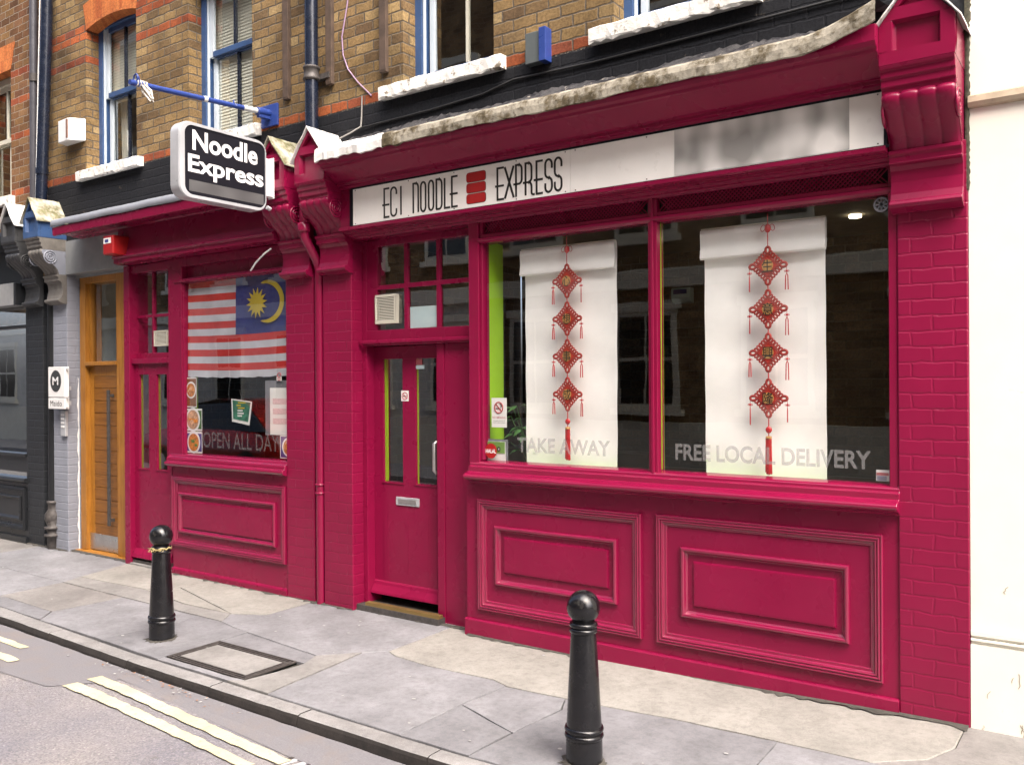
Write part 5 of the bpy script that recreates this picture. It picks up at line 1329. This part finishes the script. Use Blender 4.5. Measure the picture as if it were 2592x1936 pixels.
# ================================================================== GREY BAY WITH OAK DOOR
bay = thing('grey_doorway', 'grey painted bay with blue gabled bracket round the oak door', 'doorway', (-8.5, 0, -0.03))
b = MB(); b.box(-9.008, -8.735, 0.0, 0.3, -0.06, 2.79); b.build('pilaster', 'grey_brick', bay, bevel=.006)
console(bay, -8.870, 'blue', 'brownstone', 'brownstone', 'leadmoss', hw=0.145, mside='grey')
b = MB(); b.box(-8.735, -7.65, -0.012, 0.3, 2.765, 3.10); b.box(-8.74, -7.712, 0.10, 0.3, 2.74, 2.765); b.build('fascia', 'grey_dk', bay, bevel=.003)
b = MB(); rnd = random.Random(14); v = []
for i in range(60):
    z = -0.03+1.75*i/59; v += [(-8.737+.0, 0.119, z), (-8.737+.004+.002*math.sin(i*.5)+rnd.uniform(0, .003), 0.119, z)]
b.add(v, [(2*i, 2*i+1, 2*i+3, 2*i+2) for i in range(59)]); 
b.add([(x, 0.104+.004*math.sin(k*.23)+.003*math.sin(k*.61)+rnd.uniform(-.003, .003) if k % 2 else .118, z) for k, (x, z) in enumerate([(-8.7335, -0.03+1.75*(i//2)/59) for i in range(120)])], [(2*i, 2*i+1, 2*i+3, 2*i+2) for i in range(59)])
b.build('filler_strip', 'white', bay)
od = thing('oak_door', 'honey oak door of horizontal boards with long bar handle and tall fanlight', 'door', (-8.3, 0.12, -0.03))
b = MB()
b.box(-8.712, -8.612, 0.12, 0.3, -0.02, 2.742); b.box(-8.04, -7.714, 0.12, 0.3, -0.02, 2.742); b.box(-8.612, -8.04, 0.12, 0.3, 2.68, 2.742)
b.box(-8.612, -8.04, 0.11, 0.3, 1.845, 1.885); b.box(-8.74, -7.714, 0.06, 0.3, -0.06, -0.02)
b.build('frame', 'oak', od, bevel=.004)
b = MB(); b.box(-8.612, -8.54, .17, .22, -.015, 1.845); b.box(-8.10, -8.04, .17, .22, -.015, 1.845); b.box(-8.54, -8.10, .17, .22, 1.74, 1.845); b.build('stiles', 'oak', od, bevel=.002)
b = MB(); nb = 14; z0, z1 = 0.0, 1.74
for k in range(nb):
    a = z0+(z1-z0)*k/nb; c = z0+(z1-z0)*(k+1)/nb; b.box(-8.54, -8.10, .172, .21, a+.002, c-.002)
b.build('boards', 'oakb', od, bevel=.002)
b = MB(); b.box(-8.612, -8.05, .162, .17, -.012, .15); b.build('kick_plate', 'steel', od, bevel=.001)
b = MB(); b.box(-8.20, -8.165, .105, .125, .26, 1.60); b.box(-8.192, -8.173, .125, .17, .30, .33); b.box(-8.192, -8.173, .125, .17, 1.53, 1.56); b.build('bar_handle', 'iron', od, bevel=.002)
b = MB(); b.box(-8.612, -8.575, .16, .2, 1.885, 2.68); b.box(-8.07, -8.04, .16, .2, 1.885, 2.68); b.build('fanlight_frame', 'oak', od)
b = MB(); b.add([(-8.58, .18, 1.88), (-8.05, .18, 1.88), (-8.05, .18, 2.69), (-8.58, .18, 2.69)], [(0, 1, 2, 3)]); b.build('fanlight', 'glass', od)
b = MB(); b.box(-8.9, -7.75, 1.6, 1.65, 0, 2.79); b.box(-8.7, -8.66, .3, 1.6, 0, 2.79); b.box(-8.9, -7.7, .3, 1.65, 2.79, 2.80); b.build('hall', plain("pale hall paint", (0.36, 0.40, 0.38), .7), od)
b = MB(); b.ball((-8.25, 1.2, 2.45), .035); b.build('hall_lamp', 'lamp', od)

# sign with an M on the grey pilaster
ws = thing('wall_sign', 'white upright plaque with a letter M in a dark oval on the grey pilaster', 'sign', (-8.78, -0.06, 1.4))
b = MB(); b.box(-8.925, -8.612, -0.095, -0.045, 1.53, 1.835); b.build('panel', 'white', ws, bevel=.004)
b = MB(); b.box(-8.925, -8.612, -0.095, -0.045, 1.412, 1.522); b.build('name_panel', 'white', ws, bevel=.004)
b = MB(); b.disc(-8.775, 1.692, -0.0975, .104, .108, .002, 36); b.build('oval', plain("charcoal print", (.045, .05, .052), .5, bstr=0), ws)
b = MB(); put_text(b, 'M', -8.835, -8.722, 1.652, 1.735, -.0985, bold=.012); b.build('letter', 'letter_wh', ws)
b = MB(); put_text(b, 'Maido', -8.885, -8.66, 1.440, 1.495, -.0965, sp=1.05); b.build('name', 'letter_dk', ws)
b = MB()
for zz in (1.525, 1.43, 1.81): b.box(-8.62, -8.57, -.08, -.066, zz-.004, zz+.004)
b.box(-8.88, -8.66, -.045, 0.0, 1.6, 1.64); b.box(-8.88, -8.66, -.045, 0.0, 1.45, 1.49); b.build('fixing', 'alu', ws)
t = thing('door_entry_unit', 'narrow pale intercom strip under the white plaque', 'intercom', (-8.76, -0.02, 1.14))
b = MB(); b.box(-8.815, -8.725, -.03, 0.0, 1.135, 1.39); b.build('casing', 'alu', t, bevel=.004)
b = MB()
for k in range(4): b.box(-8.80, -8.74, -.036, -.03, 1.36-.04*k-.022, 1.36-.04*k)
b.build('button', 'white', t, bevel=.003)
t = thing('drainpipe', 'black pipe with a cast-iron foot between the charcoal and grey pilasters', 'pipe', (-9.1, -0.02, -0.03))
b = MB(); b.tube([(-9.075, 0.03, 2.6), (-9.075, 0.03, 0.30)], .05, 16); b.build('pipe', 'charcoal', t)
b = MB(); b.lathe((-9.03, 0.0, -.03), [(.05, 0), (.06, .02), (.06, .12), (.085, .125), (.085, .15), (.06, .155), (.062, .2), (.085, .205), (.085, .225), (.055, .235), (.075, .30), (.078, .36), (.05, .40), (.05, .46), (.06, .465), (.06, .49), (.0, .49)], 20); b.ball((-9.03, -.045, .29), .06, 12, 8, 0, (1, .6, 1)); b.build('access_fitting', 'iron', t)
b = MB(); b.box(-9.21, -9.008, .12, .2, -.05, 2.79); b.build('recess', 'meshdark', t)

# ================================================================== CHARCOAL SHOPFRONT (far left)
dark = thing('shopfront', 'charcoal shopfront at the far left with a grey fascia end', 'shopfront', (-10.5, 0, -0.03))
b = MB(); b.box(-9.543, -9.21, -0.004, .3, -.06, 2.79); b.build('pilaster', 'dark_brick', dark, bevel=.006)
console(dark, -9.335, 'charcoal_stone', 'charcoal_stone', 'charcoal_stone', 'leadwhite', hw=0.148)
b = MB(); b.box(-14, -9.585, -.12, .02, 2.50, 2.735, 0); b.build('fascia', plain("pale grey fascia", (.36, .37, .37), .5), dark, bevel=.003)
b = MB(); b.box(-9.585, -9.545, -.12, .02, 2.50, 2.73); b.box(-14, -9.48, -0.02, .02, 2.735, 3.1); b.px([(0, 3.1), (-.25, 3.14), (-.27, 3.2), (-.26, 3.24), (0, 3.3)], -14, -9.48); b.build('cornice', 'charcoal', dark, bevel=.003)
b = MB(); b.box(-9.575, -9.543, .0, .1, .64, 2.50); b.box(-14, -9.575, .0, .1, 2.27, 2.30); b.box(-14, -9.575, -.02, .1, .89, .92); b.box(-14, -9.575, .01, .1, .72, .89); b.px([(.1, .66), (-.04, .66), (-.05, .64), (-.04, .62), (-.0, .60), (.1, .60)], -14, -9.545)
w3 = b.build('shop_window', 'charcoal', dark, bevel=.003)
b = MB(); b.add([(-14, .05, .9), (-9.57, .05, .9), (-9.57, .05, 2.5), (-14, .05, 2.5)], [(0, 1, 2, 3)]); b.build('pane', 'glassdoor', w3)
b = MB(); b.box(-14, -9.543, .0, .1, -.02, .60); panel(b, -11.2, -9.59, .10, .56); panel_in(b, -11.1, -9.68, .20, .46); b.box(-14, -9.543, -.03, .1, -.06, .03); b.build('stall_riser', 'charcoal', dark)
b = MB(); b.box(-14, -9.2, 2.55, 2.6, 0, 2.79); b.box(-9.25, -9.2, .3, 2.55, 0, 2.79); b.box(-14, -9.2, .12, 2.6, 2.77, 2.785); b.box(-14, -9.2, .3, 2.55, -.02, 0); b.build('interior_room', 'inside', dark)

# ================================================================== FIXTURES ON THE UPPER WALL
t = thing('drainpipe', 'glossy navy drainpipe between the second and third sash windows', 'pipe', (-5.015, -0.085, 3.4))
b = MB(); b.tube([(-5.012, -.085, 8.5), (-5.012, -.085, 3.30)], .050, 22); b.build('pipe', 'navy', t)
b = MB(); b.lathe((-5.012, -.085, 3.94), [(.050, 0), (.062, .004), (.064, .02), (.057, .03), (.057, .085), (.064, .09), (.064, .105), (.050, .11)], 22); b.box(-5.06, -4.87, -.045, 0.0, 3.955, 3.995); b.build('collar', 'iron', t, bevel=0)
t = thing('drainpipe', 'crimson lower drainpipe in the slot between the two brick pilasters', 'pipe', (-5.035, 0.0, -0.03))
b = MB(); b.tube([(-5.035, -.15, 3.06), (-5.035, -.15, 2.80), (-5.035, -.14, 2.75), (-5.035, -.03, 2.60), (-5.035, .0, 2.52), (-5.035, .0, -.05)], .034, 18); b.build('pipe', 'crim2', t)
b = MB()
b.lathe((-5.035, -.15, 2.80), [(.034, -.01), (.047, -.005), (.049, .01), (.049, .05), (.042, .06), (.034, .062)], 18)
for zz in (.815, .880): b.lathe((-5.035, 0, zz), [(.034, -.008), (.041, -.006), (.042, 0), (.041, .006), (.034, .008)], 18)
b.build('collar', 'crim2', t)
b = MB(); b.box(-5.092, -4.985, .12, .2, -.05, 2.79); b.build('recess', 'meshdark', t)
t = thing('drainpipe', 'thick navy drainpipe at the left end of the yellow brick wall', 'pipe', (-8.96, -0.09, 3.3))
b = MB(); b.tube([(-8.80, -.09, 7.5), (-8.925, -.09, 5.19), (-9.025, -.10, 3.6), (-9.04, -.10, 3.30)], .055, 22); b.build('pipe', 'navy', t)
b = MB(); b.tube([(-9.005, -.10, 3.86), (-9.01, -.10, 3.80)], .060, 22); b.build('collar', 'navy', t)
b = MB(); b.tube([(-8.945, -.13, 6.0), (-9.09, -.13, 3.4)], .006, 6); b.build('wire', 'paper', t)
t = thing('drainpipe', 'dull grey drainpipe on the brown brick beside the thick navy one', 'pipe', (-9.24, -0.06, 3.3))
b = MB(); b.tube([(-9.225, -.06, 8), (-9.26, -.06, 3.3)], .039, 18); b.build('pipe', 'pipegrey', t)
b = MB(); b.tube([(-9.24, -.06, 4.88), (-9.24, -.06, 4.80)], .046, 18); b.build('collar', 'iron', t)
for x, zb_, lab in ((-5.372, 3.885, 'brown timber batten on the brick left of the central navy drainpipe'), (-4.885, 3.905, 'greyish timber batten on the brick right of the central navy drainpipe'), (-4.33, 3.88, 'brown timber batten on the brick beside the third sash window')):
    b = MB(); b.px([(0, zb_), (-.03, zb_), (-.034, zb_+.02), (-.034, 8), (0, 8)], x-.032, x+.032); o = b.build('timber_batten', 'oldwood', None, bevel=.003); tag(o, lab, 'batten', 'timber battens on the upper wall')
# flag pole
t = thing('flagpole', 'blue pole sticking out over the street with a white rag at its tip', 'flagpole', (-5.58, 0, 3.80))
b = MB(); b.tube([(-5.58, -.01, 3.815), (-5.58, -1.215, 3.735)], .019, 14); b.build('pole', 'bluepole', t)
b = MB(); b.box(-5.68, -5.485, -.022, -.001, 3.71, 3.885); b.tube([(-5.58, -.02, 3.814), (-5.58, -.14, 3.806)], .032, 14); b.box(-5.60, -5.56, -.13, -.02, 3.76, 3.79); b.build('wall_plate', 'bluepole', t, bevel=.004)
b = MB(); b.tube([(-5.58, -.145, 3.806), (-5.58, -.27, 3.798)], .0215, 12); b.tube([(-5.58, -.60, 3.776), (-5.58, -.63, 3.774)], .022, 12); b.build('white_tape', 'paper', t)
b = MB(); rnd = random.Random(3)
for k in range(6): b.tube([(-5.58, -1.10-.01*k, 3.755), (-5.56+rnd.uniform(-.03, .03), -1.10+rnd.uniform(-.02, .05), 3.70), (-5.55+rnd.uniform(-.04, .04), -1.09+rnd.uniform(-.03, .06), 3.63+rnd.uniform(-.02, .03))], [.006, .009, .004], 6)
for k in range(4): b.tube([(-5.58+.023*math.cos(a*.8), -1.10-.022*k+.004*math.sin(a), 3.743+.023*math.sin(a*.8)) for a in range(9)], .005, 6)
b.build('rag', 'rag', t)
b = MB(); b.tube([(-5.58, -.36, 3.81), (-5.58, -.36, 3.835)], .006, 6); b.ringxz(-5.58, 3.775, -1.17, .026, .026, .006, n=12); b.tube([(-5.58, -1.15, 3.76), (-5.575, -1.16, 3.79)], .012, 8); b.build('cleat', 'bluepole', t)
# white floodlight / alarm box
t = thing('bell_box', 'white wedge shaped bell box on the brick left of the first sash window', 'bell box', (-8.52, -0.06, 4.05))
b = MB(); b.pz([(-8.70, 0), (-8.66, -.115), (-8.475, -.125), (-8.445, -.115), (-8.352, 0)], 4.055, 4.275); b.build('case', 'white', t, bevel=.008)
b = MB(); b.box(-8.490, -8.462, -.1285, -.11, 4.08, 4.265); b.build('slot', plain("faded brown plastic", (.28, .15, .10), .5), t)
# blue and grey box at the third window
t = thing('junction_box', 'small blue and grey box on the brick between two right hand sills', 'junction box', (-3.0, -0.03, 3.66))
b = MB(); b.box(-3.075, -2.965, -.06, 0, 3.655, 3.85); b.build('case', plain("grey green plastic", (.12, .14, .14), .5), t, bevel=.004)
b = MB(); b.box(-2.964, -2.915, -.075, 0.0, 3.65, 3.86); b.build('cover', 'bluepole', t, bevel=.003)
# cables
for nm, pts, r, mt, lab in (('cable', [(-4.68, -.008, 5.6), (-4.70, -.01, 4.48), (-4.762, -.01, 4.24), (-4.75, -.01, 4.10), (-4.70, -.01, 3.985), (-4.60, -.01, 3.87), (-4.468, -.004, 3.745)], .0055, 'purplecable', 'thin mauve cable curving down the brick beside the central navy drainpipe'),
                            ('cable', [(-4.56, -.008, 3.76), (-4.56, -.012, 3.62), (-4.55, -.03, 3.53), (-4.56, -.13, 3.46), (-4.60, -.20, 3.41)], .006, 'cable', 'pale grey cable dropping behind the gabled bracket over the lead'),
                            ('cable', [(-4.7, -.02, 3.52), (-4.4, -.012, 3.53), (-3.9, -.012, 3.535), (-3.45, -.012, 3.555), (-3.2, -.012, 3.60), (-2.6, -.012, 3.585), (-1.9, -.012, 3.59), (-1.0, -.012, 3.60)], .008, 'blackcable', 'black cable running along the dark brick above the lead apron'),
                            ('cable', [(-5.40, -.16, 2.70), (-5.47, -.17, 2.665), (-5.56, -.18, 2.60), (-5.62, -.18, 2.545)], .0065, 'paper', 'loose white cable end poking out below the narrow shop fascia')):
    b = MB(); b.tube(pts, r, 8); o = b.build(nm, mt); tag(o, lab, 'cable')
# hanging box sign
hs = thing('hanging_sign', 'black and silver box sign with white lettering projecting over the pavement', 'hanging sign', (-5.25, -0.73, 2.93))
def rrect(y0, y1, z0, z1, r, n=6):
    return [(y1-r+r*math.cos(R(a)), z1-r+r*math.sin(R(a))) for a in range(0, 91, 15)]+[(y0+r+r*math.cos(R(a)), z1-r+r*math.sin(R(a))) for a in range(90, 181, 15)]+[(y0+r+r*math.cos(R(a)), z0+r+r*math.sin(R(a))) for a in range(180, 271, 15)]+[(y1-r+r*math.cos(R(a)), z0+r+r*math.sin(R(a))) for a in range(270, 361, 15)]
b = MB(); o_ = rrect(-1.095, -.362, 2.925, 3.448, .085); i_ = rrect(-1.052, -.374, 2.950, 3.425, .062); n = len(o_)
x0, x1 = -5.305, -5.195
for (xa, sgn) in ((x1, 1), (x0, -1)):
    v = [(xa-sgn*.010, y, z) for y, z in o_]+[(xa, y*.985-.0109, z*.985+.0478) for y, z in o_]+[(xa, y, z) for y, z in i_]+[(xa-sgn*.008, y, z) for y, z in i_]
    b.add(v, [(k*n+i, k*n+(i+1) % n, (k+1)*n+(i+1) % n, (k+1)*n+i) for k in range(3) for i in range(n)], 0)
v = [(x0+.010, y, z) for y, z in o_]+[(x1-.010, y, z) for y, z in o_]
b.add(v, [(i, (i+1) % n, n+(i+1) % n, n+i) for i in range(n)], 0, True)
b.build('casing', 'alu', hs)
b = MB()
for xa in (x1-.007, x0+.007): b.add([(xa, y, z) for y, z in i_], [list(range(n))])
b.build('face', 'black', hs)
b = MB(); put_text(b, 'Noodle', -.988, -.442, 3.258, 3.398, x1-.0055, 'y', bold=.025); put_text(b, 'Express', -1.024, -.390, 3.068, 3.228, x1-.0055, 'y', bold=.025)
b.build('lettering', 'letter_wh', hs)
b = MB(); b.box(x1-.0068, x1-.0058, -1.015, -.388, 2.975, 3.052); b.build('blur_patch', 'blur2', hs)  # added grey patch in place of the blurred-out bottom line
b = MB(); b.box(-5.245, -5.205, -.366, -.285, 3.05, 3.33); b.box(-5.262, -5.198, -.297, -.289, 3.04, 3.345); b.build('bracket', 'white', hs, bevel=.003)
b = MB(); b.tube([(-5.25, -.9, 2.93), (-5.25, -.9, 2.918)], .012, 10); b.tube([(-5.25, -.6, 2.93), (-5.25, -.6, 2.918)], .012, 10); b.tube([(-5.2, -.36, 2.965), (-5.2, -.33, 2.955)], .016, 10); b.build('bolts', 'alu', hs)

# ================================================================== OPPOSITE SIDE OF THE STREET (seen mirrored in the glass)
opp = thing('brick_building', 'brick building across the street mirrored in the shop glass', 'building', (-5, -8.4, 0))
b = MB(); b.box(-38, 8, -8.6, -8.2, -.1, 10.8); b.build('wall', 'opp', opp)
b = MB(); b.box(-38, 8, -8.2, -8.14, -.1, 1.0); b.box(-38, 8, -8.2, -8.06, 3.15, 3.45); b.box(-38, 8, -8.2, -7.98, 10.6, 10.9); b.build('stone_band', 'cream', opp, bevel=.01)
b = MB(); b.box(-34, -9.2, -8.2, -8.165, 1.0, 3.15); b.build('stucco', plain('grey stucco', (.5, .5, .46), .8), opp)
for k in range(20):
    x = -37+k*2.15
    for z0, z1 in ((1.2, 2.8), (4.0, 5.8), (6.3, 7.8)):
        b = MB(); b.box(x, x+1.1, -8.2, -8.13, z0, z1); b.box(x-.08, x+1.18, -8.2, -8.06, z0-.1, z0); b.box(x-.06, x+1.16, -8.2, -8.10, z1, z1+.14); b.box(x+.09, x+.53, -8.13, -8.125, z0+.09, (z0+z1)/2-.03, 1); b.box(x+.57, x+1.01, -8.13, -8.125, z0+.09, (z0+z1)/2-.03, 1); b.box(x+.09, x+.53, -8.13, -8.125, (z0+z1)/2+.03, z1-.09, 1); b.box(x+.57, x+1.01, -8.13, -8.125, (z0+z1)/2+.03, z1-.09, 1)
        b.build('window', ['cream', 'carglass'], opp)
b = MB(); b.box(-40, 30, -8.2, -6.4, -.2, 0.0); o = b.build('far_pavement', 'slab2'); tag(o, kind='structure')
# red car parked across the street
car = thing('parked_car', 'red hatchback parked across the street and mirrored in the flag window', 'car', (-13.2, -5.4, zr(-11)))
cx, cy, cz = -13.2, -5.4, zr(-11)
b = MB()
secs = [(-1.95, .35, .62, .70), (-1.85, .28, .80, .78), (-1.2, .22, .92, .82), (-.6, .2, .95, .84), (.6, .2, .95, .84), (1.5, .22, .95, .82), (1.9, .28, .85, .78), (2.0, .38, .65, .70)]
v = []
for x, zl, zh, hw in secs: v += [(cx+x, cy-hw, cz+zl), (cx+x, cy-hw*1.02, cz+(zl+zh)/2), (cx+x, cy-hw*.95, cz+zh), (cx+x, cy+hw*.95, cz+zh), (cx+x, cy+hw*1.02, cz+(zl+zh)/2), (cx+x, cy+hw, cz+zl)]
k = 6; b.add(v, [(i*k+j, i*k+(j+1) % k, (i+1)*k+(j+1) % k, (i+1)*k+j) for i in range(len(secs)-1) for j in range(k)], 0, True); b.add(v[:k], [range(k)]); b.add(v[-k:], [range(k)])
body = b.build('body', 'carred', car)
b = MB()
cab = [(-1.05, .93, .80), (-.35, 1.40, .62), (.2, 1.47, .62), (1.0, 1.44, .62), (1.75, .95, .76)]
v = []
for x, z, hw in cab: v += [(cx+x, cy-hw, cz+z), (cx+x, cy+hw, cz+z)]
b.add(v, [(2*i, 2*i+2, 2*i+3, 2*i+1) for i in range(4)], 0, True); b.build('roof', 'carred', car)
b = MB()
for s_ in (-1, 1): b.add([(cx+x, cy+s_*(hw+.002), cz+z-.02) for x, z, hw in cab]+[(cx+1.7, cy+s_*.79, cz+.94), (cx-1.0, cy+s_*.79, cz+.94)], [range(7)])
b.add([(cx-1.0, cy-.7, cz+.96), (cx-1.0, cy+.7, cz+.96), (cx-.4, cy+.58, cz+1.39), (cx-.4, cy-.58, cz+1.39)], [(0, 1, 2, 3)])
b.build('windows', 'carglass', car)
for xx in (-1.25, 1.3):
    for s_ in (-1, 1):
        b = MB(); b.tube([(cx+xx, cy+s_*.68, cz+.31), (cx+xx, cy+s_*.85, cz+.31)], .31, 24); w = b.build('wheel', 'tyre', car)
        b = MB(); b.tube([(cx+xx, cy+s_*.84, cz+.31), (cx+xx, cy+s_*.86, cz+.31)], .19, 18); b.build('rim', 'alu', w)
